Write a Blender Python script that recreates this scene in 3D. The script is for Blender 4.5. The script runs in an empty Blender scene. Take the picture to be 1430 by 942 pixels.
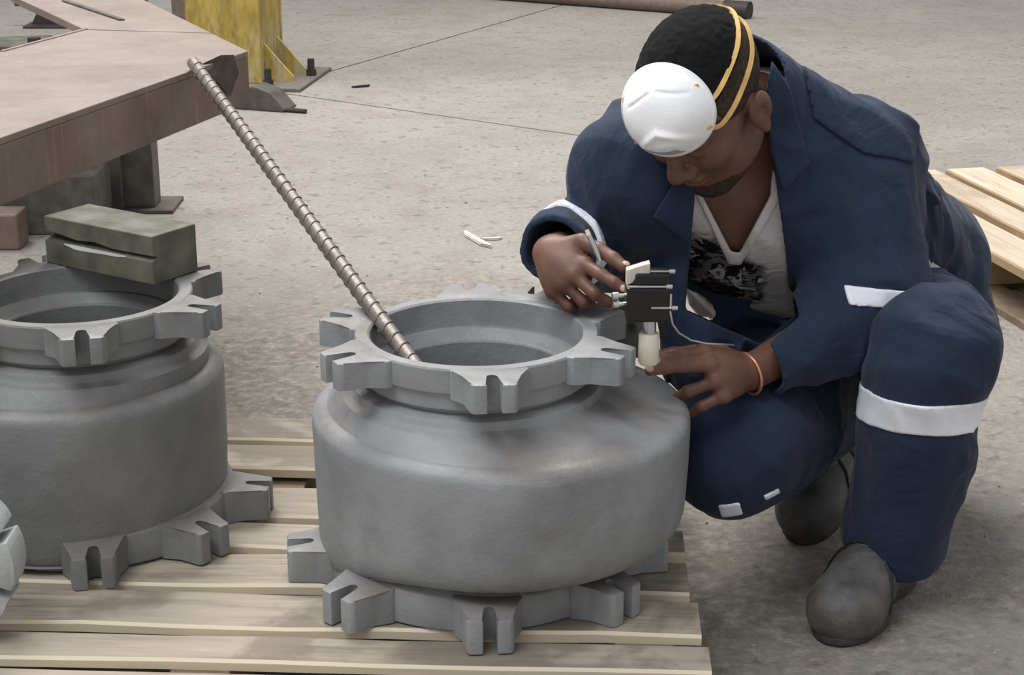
import bpy, bmesh, math, random
import numpy as np
from mathutils import Vector, Matrix
random.seed(7)
SC = bpy.context.scene
COL = SC.collection

# ------------------------------------------------------------------ camera
CAMH, PITCH, FPX = 1.24, 18.3, 2400.0
cam_d = bpy.data.cameras.new('camera')
cam_d.sensor_fit = 'HORIZONTAL'
cam_d.sensor_width = 36.0
cam_d.lens = FPX / 1430.0 * 36.0
cam_d.clip_end = 200
cam = bpy.data.objects.new('camera', cam_d)
cam.location = (0, 0, CAMH)
cam.rotation_euler = (math.radians(90 - PITCH), 0, 0)
COL.objects.link(cam)
SC.camera = cam

# ------------------------------------------------------------------ light
world = bpy.data.worlds.new('world')
SC.world = world
world.use_nodes = True
wb = world.node_tree.nodes['Background']
wb.inputs[0].default_value = (0.97, 0.985, 1.0, 1)
wb.inputs[1].default_value = 0.42


def area(name, loc, target, sx, sy, power, col=(1, 1, 1)):
    l = bpy.data.lights.new(name, 'AREA')
    l.shape = 'RECTANGLE'
    l.size, l.size_y = sx, sy
    l.energy = power
    l.color = col
    o = bpy.data.objects.new(name, l)
    o.location = loc
    d = Vector(target) - Vector(loc)
    o.rotation_euler = d.to_track_quat('-Z', 'Y').to_euler()
    COL.objects.link(o)
    return o


# roof-light strips high in the workshop
area('roof_light', (-1.2, 6.5, 6.5), (0, 3.5, 0), 5, 3, 520, (1, .985, .96))
area('roof_light', (-2.4, 0.2, 6.0), (0, 2.5, 0.3), 4, 3, 200, (.96, .98, 1.0))
SC.view_settings.view_transform = 'Standard'
SC.view_settings.look = 'None'
SC.view_settings.gamma = 1.0
SC.view_settings.use_curve_mapping = False
SC.view_settings.exposure = 0.41


# ------------------------------------------------------------------ materials
def srgb(r, g, b):
    f = lambda c: (c / 255 / 12.92) if c / 255 <= .04045 else ((c / 255 + .055) / 1.055) ** 2.4
    return (f(r), f(g), f(b), 1)


class NT:
    def __init__(s, name):
        s.m = bpy.data.materials.new(name)
        s.m.use_nodes = True
        s.t = s.m.node_tree
        s.b = s.t.nodes['Principled BSDF']
        s.tc = s.t.nodes.new('ShaderNodeTexCoord')

    def n(s, typ, **kw):
        nd = s.t.nodes.new(typ)
        for k, v in kw.items():
            if k in nd.inputs:
                nd.inputs[k].default_value = v
            else:
                setattr(nd, k, v)
        return nd

    def l(s, a, b):
        s.t.links.new(a, b)

    def noise(s, scale, detail=4, rough=.55, src='Object', stretch=None, dist=0.0):
        nd = s.n('ShaderNodeTexNoise')
        nd.inputs['Scale'].default_value = scale
        nd.inputs['Detail'].default_value = detail
        nd.inputs['Roughness'].default_value = rough
        nd.inputs['Distortion'].default_value = dist
        if stretch:
            mp = s.n('ShaderNodeMapping')
            mp.inputs['Scale'].default_value = stretch
            s.l(s.tc.outputs[src], mp.inputs['Vector'])
            s.l(mp.outputs[0], nd.inputs['Vector'])
        else:
            s.l(s.tc.outputs[src], nd.inputs['Vector'])
        return nd.outputs['Fac']

    def ramp(s, fac, stops):
        r = s.n('ShaderNodeValToRGB')
        e = r.color_ramp.elements
        while len(e) < len(stops):
            e.new(.5)
        for i, (p, c) in enumerate(stops):
            e[i].position = p
            e[i].color = c
        s.l(fac, r.inputs[0])
        return r.outputs[0]

    def mix(s, fac, a, b, mode='MIX'):
        m = s.n('ShaderNodeMix', data_type='RGBA', blend_type=mode)
        if hasattr(fac, 'is_linked') or hasattr(fac, 'node'):
            s.l(fac, m.inputs[0])
        else:
            m.inputs[0].default_value = fac
        for i, v in ((6, a), (7, b)):
            if hasattr(v, 'node'):
                s.l(v, m.inputs[i])
            else:
                m.inputs[i].default_value = v
        return m.outputs[2]

    def bump(s, fac, strength=.3, dist=.01, prev=None):
        b = s.n('ShaderNodeBump')
        b.inputs['Strength'].default_value = strength
        b.inputs['Distance'].default_value = dist
        s.l(fac, b.inputs['Height'])
        if prev:
            s.l(prev, b.inputs['Normal'])
        return b.outputs[0]

    def done(s, col, rough=.6, metal=0.0, normal=None, spec=None):
        if hasattr(col, 'node'):
            s.l(col, s.b.inputs['Base Color'])
        else:
            s.b.inputs['Base Color'].default_value = col
        if hasattr(rough, 'node'):
            s.l(rough, s.b.inputs['Roughness'])
        else:
            s.b.inputs['Roughness'].default_value = rough
        s.b.inputs['Metallic'].default_value = metal
        if spec is not None:
            s.b.inputs['Specular IOR Level'].default_value = spec
        if normal:
            s.l(normal, s.b.inputs['Normal'])
        return s.m


BW = [(.0, (0, 0, 0, 1)), (1, (1, 1, 1, 1))]


def simple(name, c, rough=.5, metal=0., var=.12, scale=30, bump=0.0, spec=None):
    t = NT(name)
    n = t.noise(scale, 4)
    dark = tuple(x * (1 - var * 2) for x in c[:3]) + (1,)
    lite = tuple(min(1, x * (1 + var)) for x in c[:3]) + (1,)
    col = t.ramp(n, [(.3, dark), (.7, lite)])
    nor = t.bump(t.noise(scale * 6, 3), bump, .004) if bump else None
    return t.done(col, rough, metal, nor, spec)


def m_concrete():
    t = NT('concrete_floor')
    big = t.noise(.55, 5, .6)
    med = t.noise(6, 6, .65)
    fine = t.noise(60, 5, .7)
    c = t.ramp(big, [(.32, srgb(140, 134, 128)), (.52, srgb(154, 148, 142)), (.7, srgb(165, 158, 150))])
    c = t.mix(t.ramp(med, [(.30, (.55, .55, .55, 1)), (.52, (0, 0, 0, 1))]), c, srgb(130, 123, 115))
    spots = t.noise(24, 5, .62, dist=.3)
    c = t.mix(t.ramp(spots, [(.56, (0, 0, 0, 1)), (.66, (.7, .7, .7, 1))]), c, srgb(104, 98, 90))
    lights = t.noise(40, 3, .6, stretch=(1, 1.6, 1))
    c = t.mix(t.ramp(lights, [(.60, (0, 0, 0, 1)), (.70, (.6, .6, .6, 1))]), c, srgb(184, 179, 170))
    c = t.mix(t.ramp(fine, [(.3, (.4, .4, .4, 1)), (.6, (0, 0, 0, 1))]), c, srgb(112, 106, 98))
    # worn, dirtier working area around the pallet (a stain with its own place on the floor)
    sep = t.n('ShaderNodeVectorMath', operation='DISTANCE')
    t.l(t.tc.outputs['Object'], sep.inputs[0])
    sep.inputs[1].default_value = (-.45, 2.7, 0)
    wob = t.noise(2.0, 5, .6)
    ad = t.n('ShaderNodeMath', operation='MULTIPLY_ADD')
    t.l(wob, ad.inputs[0])
    ad.inputs[1].default_value = 2.4
    t.l(sep.outputs['Value'], ad.inputs[2])
    mr = t.n('ShaderNodeMapRange')
    mr.inputs['From Min'].default_value = 2.0
    mr.inputs['From Max'].default_value = 2.8
    mr.inputs['To Min'].default_value = .58
    mr.inputs['To Max'].default_value = 0.0
    t.l(ad.outputs[0], mr.inputs['Value'])
    dirty = t.ramp(t.noise(34, 7, .72), [(.36, srgb(68, 61, 51)), (.50, srgb(114, 105, 93)), (.64, srgb(166, 157, 144))])
    c = t.mix(mr.outputs[0], c, dirty)
    nor = t.bump(t.noise(9, 6, .7), .5, .02)
    nor = t.bump(spots, .5, .012, nor)
    nor = t.bump(fine, .55, .006, nor)
    return t.done(c, t.ramp(med, [(.3, (.85,) * 3 + (1,)), (.7, (.6,) * 3 + (1,))]), 0, nor, .35)


def m_casting(name, base, inner=False):
    t = NT(name)
    b = srgb(*base)
    d = tuple(x * .74 for x in b[:3]) + (1,)
    lt = tuple(x * 1.18 for x in b[:3]) + (1,)
    c = t.ramp(t.noise(7, 5, .6), [(.3, d), (.5, b), (.72, lt)])
    brown = t.noise(4.5, 6, .65, dist=.4)
    geo = t.n('ShaderNodeNewGeometry')
    sx = t.n('ShaderNodeSeparateXYZ')
    t.l(geo.outputs['True Normal'], sx.inputs[0])
    # settled brown dust: only on faces that point up, in blotches
    up = t.n('ShaderNodeMapRange')
    up.inputs['From Min'].default_value = .35
    up.inputs['From Max'].default_value = .9
    t.l(sx.outputs['Z'], up.inputs['Value'])
    mu = t.n('ShaderNodeMath', operation='MULTIPLY')
    t.l(up.outputs[0], mu.inputs[0])
    t.l(t.ramp(brown, [(.42, (.10,) * 3 + (1,)), (.62, (.75,) * 3 + (1,))]), mu.inputs[1])
    c = t.mix(mu.outputs[0], c, srgb(112, 102, 94))
    c = t.mix(t.ramp(t.noise(2.6, 5, .65), [(.52, (0, 0, 0, 1)), (.72, (.6,) * 3 + (1,))]), c, srgb(88, 84, 79))
    nor = t.bump(t.noise(170, 3, .6), .25, .003)
    nor = t.bump(t.noise(14, 4, .6), .18, .012, nor)
    return t.done(c, t.ramp(t.noise(20, 4), [(.3, (.42,) * 3 + (1,)), (.7, (.58,) * 3 + (1,))]), .0, nor, .5)


def m_wood(name, a, b, dk, edge):
    """sawn board: dusty trodden face, second tone on faces not pointing up"""
    t = NT(name)
    geo = t.n('ShaderNodeObjectInfo')
    g = t.noise(6, 6, .62, stretch=(.8, 9, 9))
    c = t.ramp(g, [(.30, srgb(*dk)), (.50, srgb(*a)), (.74, srgb(*b))])
    dust = t.noise(5.5, 6, .6, dist=.5)
    c = t.mix(t.ramp(dust, [(.38, (.75,) * 3 + (1,)), (.58, (.1,) * 3 + (1,))]), c, srgb(*a))
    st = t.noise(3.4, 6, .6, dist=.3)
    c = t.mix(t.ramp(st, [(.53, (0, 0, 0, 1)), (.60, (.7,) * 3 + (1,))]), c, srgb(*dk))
    hv = t.n('ShaderNodeHueSaturation')
    mr = t.n('ShaderNodeMapRange')
    mr.inputs['To Min'].default_value = .86
    mr.inputs['To Max'].default_value = 1.1
    t.l(geo.outputs['Random'], mr.inputs['Value'])
    t.l(mr.outputs[0], hv.inputs['Value'])
    t.l(c, hv.inputs['Color'])
    gm = t.n('ShaderNodeNewGeometry')
    sx = t.n('ShaderNodeSeparateXYZ')
    t.l(gm.outputs['True Normal'], sx.inputs[0])
    c = t.mix(t.ramp(sx.outputs['Z'], [(.80, (1, 1, 1, 1)), (.93, (0, 0, 0, 1))]), hv.outputs[0], srgb(*edge))
    nor = t.bump(g, .22, .004)
    return t.done(c, .75, 0, nor, .3)



def m_cloth(name, c, var=.16, rough=.85):
    t = NT(name)
    b = c
    col = t.ramp(t.noise(5, 5, .6), [(.3, tuple(x * (1 - var) for x in b[:3]) + (1,)), (.7, tuple(x * (1 + var) for x in b[:3]) + (1,))])
    nor = t.bump(t.noise(7, 3, .5, dist=1.2), .45, .03)
    nor = t.bump(t.noise(20, 4, .55, dist=.8), .28, .015, nor)
    nor = t.bump(t.noise(420, 2, .5), .12, .002, nor)
    m = t.done(col, rough, 0, nor, .25)
    t.b.inputs['Sheen Weight'].default_value = .08
    t.b.inputs['Sheen Roughness'].default_value = .5
    return m


def m_rust(name='rusty_steel', cols=((98, 80, 70), (124, 106, 96), (142, 126, 116))):
    t = NT(name)
    c = t.ramp(t.noise(5, 6, .65), [(.3, srgb(*cols[0])), (.5, srgb(*cols[1])), (.72, srgb(*cols[2]))])
    st = t.noise(7, 5, .6, stretch=(9, 9, .6))
    c = t.mix(t.ramp(st, [(.58, (0, 0, 0, 1)), (.72, (.35,) * 3 + (1,))]), c, srgb(172, 152, 138))
    nor = t.bump(t.noise(60, 4), .15, .004)
    return t.done(c, .62, .15, nor)


def m_yellow():
    t = NT('worn_yellow_paint')
    c = t.ramp(t.noise(6, 5, .6), [(.3, srgb(160, 134, 52)), (.7, srgb(192, 168, 84))])
    w = t.noise(7, 7, .7, stretch=(1.8, 1.8, .6))
    c = t.mix(t.ramp(w, [(.46, (0, 0, 0, 1)), (.62, (.7,) * 3 + (1,))]), c, srgb(122, 101, 48))
    # scuffed through to pale dusty primer, most of all low down where things knock against it
    sx = t.n('ShaderNodeSeparateXYZ')
    t.l(t.tc.outputs['Object'], sx.inputs[0])
    ad = t.n('ShaderNodeMath', operation='MULTIPLY_ADD')
    t.l(sx.outputs['Z'], ad.inputs[0])
    ad.inputs[1].default_value = -.55
    t.l(t.noise(12, 6, .7, stretch=(2, 2, .5)), ad.inputs[2])
    c = t.mix(t.ramp(ad.outputs[0], [(.38, (0, 0, 0, 1)), (.52, (.75,) * 3 + (1,))]), c, srgb(186, 174, 140))
    return t.done(c, .6, 0, t.bump(w, .2, .005))



def m_print():
    t = NT('printed_tshirt')
    c = t.ramp(t.noise(9, 4), [(.3, srgb(190, 184, 186)), (.7, srgb(216, 211, 212))])
    w = t.noise(21, 7, .7, dist=1.6)
    blk = t.ramp(w, [(.50, (1, 1, 1, 1)), (.53, (0, 0, 0, 1))])
    # the print has its own patch on the shirt
    dist = t.n('ShaderNodeVectorMath', operation='DISTANCE')
    t.l(t.tc.outputs['Object'], dist.inputs[0])
    dist.inputs[1].default_value = (.282, 2.52, .452)
    wob = t.noise(16, 4)
    ad = t.n('ShaderNodeMath', operation='MULTIPLY_ADD')
    t.l(wob, ad.inputs[0])
    ad.inputs[1].default_value = .07
    t.l(dist.outputs['Value'], ad.inputs[2])
    mk = t.ramp(ad.outputs[0], [(.150, (1, 1, 1, 1)), (.165, (0, 0, 0, 1))])
    c2 = t.mix(blk, srgb(118, 112, 112), srgb(20, 20, 24))
    w3 = t.noise(34, 5, .6, dist=1.2)
    c2 = t.mix(t.ramp(w3, [(.56, (0, 0, 0, 1)), (.60, (1, 1, 1, 1))]), c2, srgb(205, 200, 202))
    c = t.mix(mk, c, c2)
    nor = t.bump(t.noise(16, 4, .55, dist=.8), .4, .02)
    return t.done(c, .85, 0, nor, .2)


def m_skin():
    t = NT('skin')
    c = t.ramp(t.noise(16, 5, .6), [(.3, srgb(92, 62, 49)), (.7, srgb(122, 86, 70))])
    nor = t.bump(t.noise(240, 3), .12, .002)
    m = t.done(c, .48, 0, nor, .45)
    t.b.inputs['Subsurface Weight'].default_value = .06
    t.b.inputs['Subsurface Radius'].default_value = (.01, .004, .002)
    return m


M = dict(
    floor=m_concrete(),
    joint=simple('joint_filler', srgb(112, 105, 98), .9),
    cast=m_casting('grey_primed_casting', (139, 141, 143)),
    cast2=m_casting('dark_grey_casting', (120, 121, 121)),
    lightcast=m_casting('pale_grey_casting', (168, 172, 172)),
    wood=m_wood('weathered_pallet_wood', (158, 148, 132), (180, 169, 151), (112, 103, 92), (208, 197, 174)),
    wood2=m_wood('pale_pallet_wood', (190, 174, 154), (208, 194, 174), (164, 146, 126), (160, 136, 106)),
    cut=simple('rough_cut_wood', srgb(205, 190, 160), .8, 0, .1, 60, .3),
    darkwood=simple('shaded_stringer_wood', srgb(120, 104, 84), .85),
    rust=m_rust(),
    dustrust=m_rust('dusty_rusty_steel', ((118, 105, 96), (131, 118, 109), (146, 133, 124))),
    darksteel=simple('dark_mill_steel', srgb(92, 88, 80), .6, .2, .2, 20, .1),
    greensteel=simple('oily_green_steel', srgb(104, 103, 90), .5, .1, .28, 16, .15),
    rebar=simple('bare_steel_bar', srgb(124, 115, 108), .42, .4, .2, 40, .2),
    flap=simple('burnt_brown_steel', srgb(78, 66, 58), .65, .1, .25, 30, .2),
    yellow=m_yellow(),
    brownpost=simple('brown_painted_steel', srgb(110, 96, 84), .6),
    navy=m_cloth('navy_workwear', (.0175, .029, .060, 1)),
    navy2=m_cloth('navy_trousers', (.0170, .028, .061, 1)),
    reflect=simple('reflective_tape', srgb(236, 238, 246), .4, 0, .03, 60, .15),
    shirt=m_print(),
    band_cloth=m_cloth('ribbed_neckband', srgb(206, 200, 202), .06),
    skin=m_skin(),
    nail=simple('finger_nail', srgb(196, 158, 138), .35),
    hair=simple('black_hair', srgb(26, 26, 27), .9, 0, .25, 160, .9, .2),
    fade=simple('short_faded_hair', srgb(72, 59, 51), .9, 0, .25, 160, .6, .2),
    mask=simple('white_mask_fabric', srgb(247, 248, 250), .75, 0, .02, 60, .15),
    foam=simple('grey_mask_foam', srgb(168, 168, 172), .8),
    strap=simple('yellow_elastic', srgb(232, 190, 120), .7),
    boot=simple('scuffed_grey_leather', srgb(88, 86, 84), .62, 0, .22, 24, .35),
    sole=simple('boot_rubber', srgb(66, 63, 58), .8, 0, .2, 40, .3),
    black=simple('black_plastic', srgb(20, 20, 20), .35, 0, .2),
    chrome=simple('bright_metal', srgb(205, 205, 205), .22, .9, .05),
    glint=simple('pale_glint', srgb(226, 226, 222), .35, .2, .04),  # near-white tone for the glint on the vee block
    ivory=simple('ivory_plastic', srgb(226, 220, 200), .4, 0, .04),
    copper=simple('copper_bracelet', srgb(214, 150, 118), .3, .6, .06),
    eye=simple('eye_white', srgb(210, 200, 190), .25, 0, .02),
    chip=simple('pale_scrap', srgb(205, 198, 186), .8),
    bolt=simple('dark_bolt', srgb(62, 56, 52), .6, .3),
)


# ------------------------------------------------------------------ helpers
def mesh_obj(name, me, mat, parent=None, smooth=False, kind=None, angle=None):
    o = bpy.data.objects.new(name, me)
    if mat and not me.materials:
        me.materials.append(mat)
    COL.objects.link(o)
    if parent:
        o.parent = parent
    if smooth:
        for p in me.polygons:
            p.use_smooth = True
    if angle is not None:
        me.set_sharp_from_angle(angle=math.radians(angle))
    if kind:
        o['kind'] = kind
    return o


def bm_obj(name, bm, mat, parent=None, smooth=False, kind=None, angle=None):
    bmesh.ops.recalc_face_normals(bm, faces=bm.faces)
    me = bpy.data.meshes.new(name)
    bm.to_mesh(me)
    bm.free()
    return mesh_obj(name, me, mat, parent, smooth, kind, angle)


def empty(name, loc=(0, 0, 0), rz=0.0):
    o = bpy.data.objects.new(name, None)
    o.location = loc
    o.rotation_euler = (0, 0, rz)
    o.empty_display_size = .05
    COL.objects.link(o)
    return o


def tag(o, label, cat=None, group=None):
    o['label'] = label
    if cat:
        o['category'] = cat
    if group:
        o['group'] = group
    return o


def add_box(bm, lo, hi, mtx=None, bevel=0.0):
    r = bmesh.ops.create_cube(bm, size=1)
    vs = r['verts']
    c = (Vector(lo) + Vector(hi)) / 2
    s = Vector(hi) - Vector(lo)
    for v in vs:
        v.co = Vector((v.co.x * s.x, v.co.y * s.y, v.co.z * s.z)) + c
    if bevel:
        es = list({e for v in vs for e in v.link_edges})
        rr = bmesh.ops.bevel(bm, geom=es, offset=bevel, segments=2, affect='EDGES', profile=.5)
        vs = list({v for f in rr['faces'] for v in f.verts} | {v for v in vs if v.is_valid})
    if mtx is not None:
        for v in vs:
            v.co = mtx @ v.co
    return vs


def add_prism(bm, poly, z0, z1, bevel=0.0, mtx=None):
    a = [bm.verts.new((p[0], p[1], z0)) for p in poly]
    b = [bm.verts.new((p[0], p[1], z1)) for p in poly]
    n = len(poly)
    fs = [bm.faces.new(a[::-1]), bm.faces.new(b)]
    for i in range(n):
        fs.append(bm.faces.new((a[i], a[(i + 1) % n], b[(i + 1) % n], b[i])))
    vs = a + b
    if bevel:
        es = list({e for f in fs for e in f.edges})
        rr = bmesh.ops.bevel(bm, geom=es, offset=bevel, segments=2, affect='EDGES', profile=.5)
        vs = list({v for f in rr['faces'] for v in f.verts} | {v for v in vs if v.is_valid})
    if mtx is not None:
        for v in vs:
            v.co = mtx @ v.co
    return vs


def add_tube(bm, pts, rad, seg=12, cap=True):
    pts = [Vector(p) for p in pts]
    n = len(pts)
    if not hasattr(rad, '__len__'):
        rad = [rad] * n
    prev = None
    rings = []
    for i, p in enumerate(pts):
        t = (pts[min(i + 1, n - 1)] - pts[max(i - 1, 0)]).normalized()
        if prev is None:
            a = t.orthogonal().normalized()
        else:
            a = (prev - t * prev.dot(t)).normalized()
        prev = a
        b = t.cross(a)
        rings.append([bm.verts.new(p + (a * math.cos(2 * math.pi * k / seg) + b * math.sin(2 * math.pi * k / seg)) * rad[i]) for k in range(seg)])
    for r0, r1 in zip(rings, rings[1:]):
        for k in range(seg):
            bm.faces.new((r0[k], r0[(k + 1) % seg], r1[(k + 1) % seg], r1[k]))
    if cap:
        bm.faces.new(rings[0][::-1])
        bm.faces.new(rings[-1])
    return rings


def add_lathe(bm, prof, seg=48, rfun=None, close=False):
    rings = []
    for (r, z) in prof:
        ring = []
        for k in range(seg):
            a = 2 * math.pi * k / seg
            rr = rfun(r, z, a) if rfun else r
            ring.append(bm.verts.new((rr * math.sin(a), -rr * math.cos(a), z)))
        rings.append(ring)
    pairs = list(zip(rings, rings[1:]))
    if close:
        pairs.append((rings[-1], rings[0]))
    for r0, r1 in pairs:
        for k in range(seg):
            bm.faces.new((r0[k], r0[(k + 1) % seg], r1[(k + 1) % seg], r1[k]))
    return rings


# ------------------------------------------------------------------ floor
flo = bmesh.new()
add_box(flo, (-14, -4, -.06), (14, 26, -.012))
floor = bm_obj('floor', flo, M['joint'], kind='structure')
J = Vector((-1.01, 6.943, 0))                      # where the two construction joints meet
e1 = Vector((.811, -.585, 0))
e2 = Vector((.436, .900, 0))


def jp(a, b):
    return (J + e1 * a + e2 * b)


g = .006
for poly in ([jp(-16, -g), jp(16, -g), (16, -4), (-16, -4)],
             [jp(g, g), jp(16, g), jp(16, 16), jp(g, 16)],
             [jp(-16, g), jp(-g, g), jp(-g, 16), jp(-16, 16)]):
    b = bmesh.new()
    add_prism(b, [(p[0], p[1]) for p in poly], -.04, 0)
    bm_obj('slab', b, M['floor'], floor)

# ------------------------------------------------------------------ front pallet
PZ = .13
pal = tag(empty('wooden_pallet', (-.34, 2.45, 0), math.radians(-2.6)), 'weathered wooden pallet under the two grey pump castings', 'pallet')
PI = (Matrix.Translation(pal.location) @ Matrix.Rotation(math.radians(-2.6), 4, 'Z')).inverted()


def board(parent, x0, x1, y0, y1, z0, z1, mat, jag=.004, name='board', rz=0.0):
    b = bmesh.new()
    n = 10
    rnd = random.Random(int((y0 + 9) * 997 + x0 * 31))
    rows = []
    for i in range(n + 1):
        x = x0 + (x1 - x0) * i / n
        ya = y0 + rnd.uniform(-jag, jag)
        yb = y1 + rnd.uniform(-jag, jag)
        dz = rnd.uniform(-.0015, .0015)
        rows.append([b.verts.new(p) for p in ((x, ya, z0), (x, ya, z1 - .004 + dz), (x, ya + .004, z1 + dz), (x, yb - .004, z1 + dz), (x, yb, z1 - .004 + dz), (x, yb, z0))])
    for r0, r1 in zip(rows, rows[1:]):
        for k in range(6):
            b.faces.new((r0[k], r0[(k + 1) % 6], r1[(k + 1) % 6], r1[k]))
    b.faces.new(rows[0][::-1])
    b.faces.new(rows[-1])
    return bm_obj(name, b, mat, parent, angle=40, smooth=True)


BT = .015
# (front y, back y) of each deck board at the pallet's right end, in world y before the small turn
deck = [(1.885, 1.985), (2.000, 2.083), (2.097, 2.212), (2.222, 2.340), (2.352, 2.452), (2.467, 2.590), (2.632, 2.745), (2.757, 2.875)]
for i, (ya, yb) in enumerate(deck):
    c = PI @ Vector((-.38, (ya + yb) / 2 , 0))
    h = (yb - ya) / 2
    dx = [.0, .003, .0, -.004, .002, -.006, 0, .004][i]
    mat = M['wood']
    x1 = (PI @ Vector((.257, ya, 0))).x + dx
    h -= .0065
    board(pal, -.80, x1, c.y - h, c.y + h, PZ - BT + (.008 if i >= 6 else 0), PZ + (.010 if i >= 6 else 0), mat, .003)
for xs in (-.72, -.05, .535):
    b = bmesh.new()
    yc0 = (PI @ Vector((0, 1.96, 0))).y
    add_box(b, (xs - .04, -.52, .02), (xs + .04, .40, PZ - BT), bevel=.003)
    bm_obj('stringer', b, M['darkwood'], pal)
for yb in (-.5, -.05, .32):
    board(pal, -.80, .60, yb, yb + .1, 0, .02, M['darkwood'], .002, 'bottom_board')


# ------------------------------------------------------------------ castings
def lug_poly(r0, r1, w0, w1, sr, sw, flare):
    """plan of a slotted lug, r outward along -y at angle 0 (local x = tangential)"""
    pts = [(-w0, r0), (-w0, r0 + .012), (-w0 + (w0 - w1) * flare, r0 + (r1 - r0) * .45), (-w1, r1 - .006), (-w1 + .004, r1), (-sw, r1)]
    arc = []
    for k in range(0, 7):
        a = math.pi * k / 6
        arc.append((-sw * math.cos(a), sr - sw * math.sin(a) + sw))
    pts += arc
    pts += [(sw, r1), (w1 - .004, r1), (w1, r1 - .006), (w0 - (w0 - w1) * flare, r0 + (r1 - r0) * .45), (w0, r0 + .012), (w0, r0)]
    # remove the duplicate mouth points
    return pts


def add_lug(parent, ang, r0, r1, z0, z1, mat, w0=.052, w1=.031, sr=.188, sw=.0095, chamfer=0.0):
    b = bmesh.new()
    poly = lug_poly(r0, r1, w0, w1, sr, sw, .72)
    n = len(poly)
    a = math.radians(ang)

    def pt(x, r, z):
        return Vector((r * math.sin(a) + x * math.cos(a), -r * math.cos(a) + x * math.sin(a), z))
    jr = random.Random(int(ang * 13 + r1 * 1000 + z0 * 777))
    tilt = jr.uniform(-.0015, .0015)
    lo = [b.verts.new(pt(x, r, z0)) for x, r in poly]
    hi = []
    for x, r in poly:
        zz = z1 - chamfer * max(0, (r - r0) / (r1 - r0)) + tilt * x / w0
        hi.append(b.verts.new(pt(x, r, zz)))
    fl = b.faces.new(lo[::-1])
    fh = b.faces.new(hi)
    for i in range(n - 1):
        b.faces.new((lo[i], lo[i + 1], hi[i + 1], hi[i]))
    b.faces.new((lo[n - 1], lo[0], hi[0], hi[n - 1]))
    es = [e for e in b.edges if (e.verts[0] in hi and e.verts[1] in hi) or (abs((e.verts[0].co - e.verts[1].co).z) > .02)]
    bmesh.ops.bevel(b, geom=es, offset=.0022, segments=2, affect='EDGES', profile=.5)
    bmesh.ops.triangulate(b, faces=[f for f in b.faces if len(f.verts) > 6])
    return bm_obj('lug', b, mat, parent, smooth=True, angle=35)


def smoothstep(a, b, x):
    t = min(1, max(0, (x - a) / (b - a)))
    return t * t * (3 - 2 * t)


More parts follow.
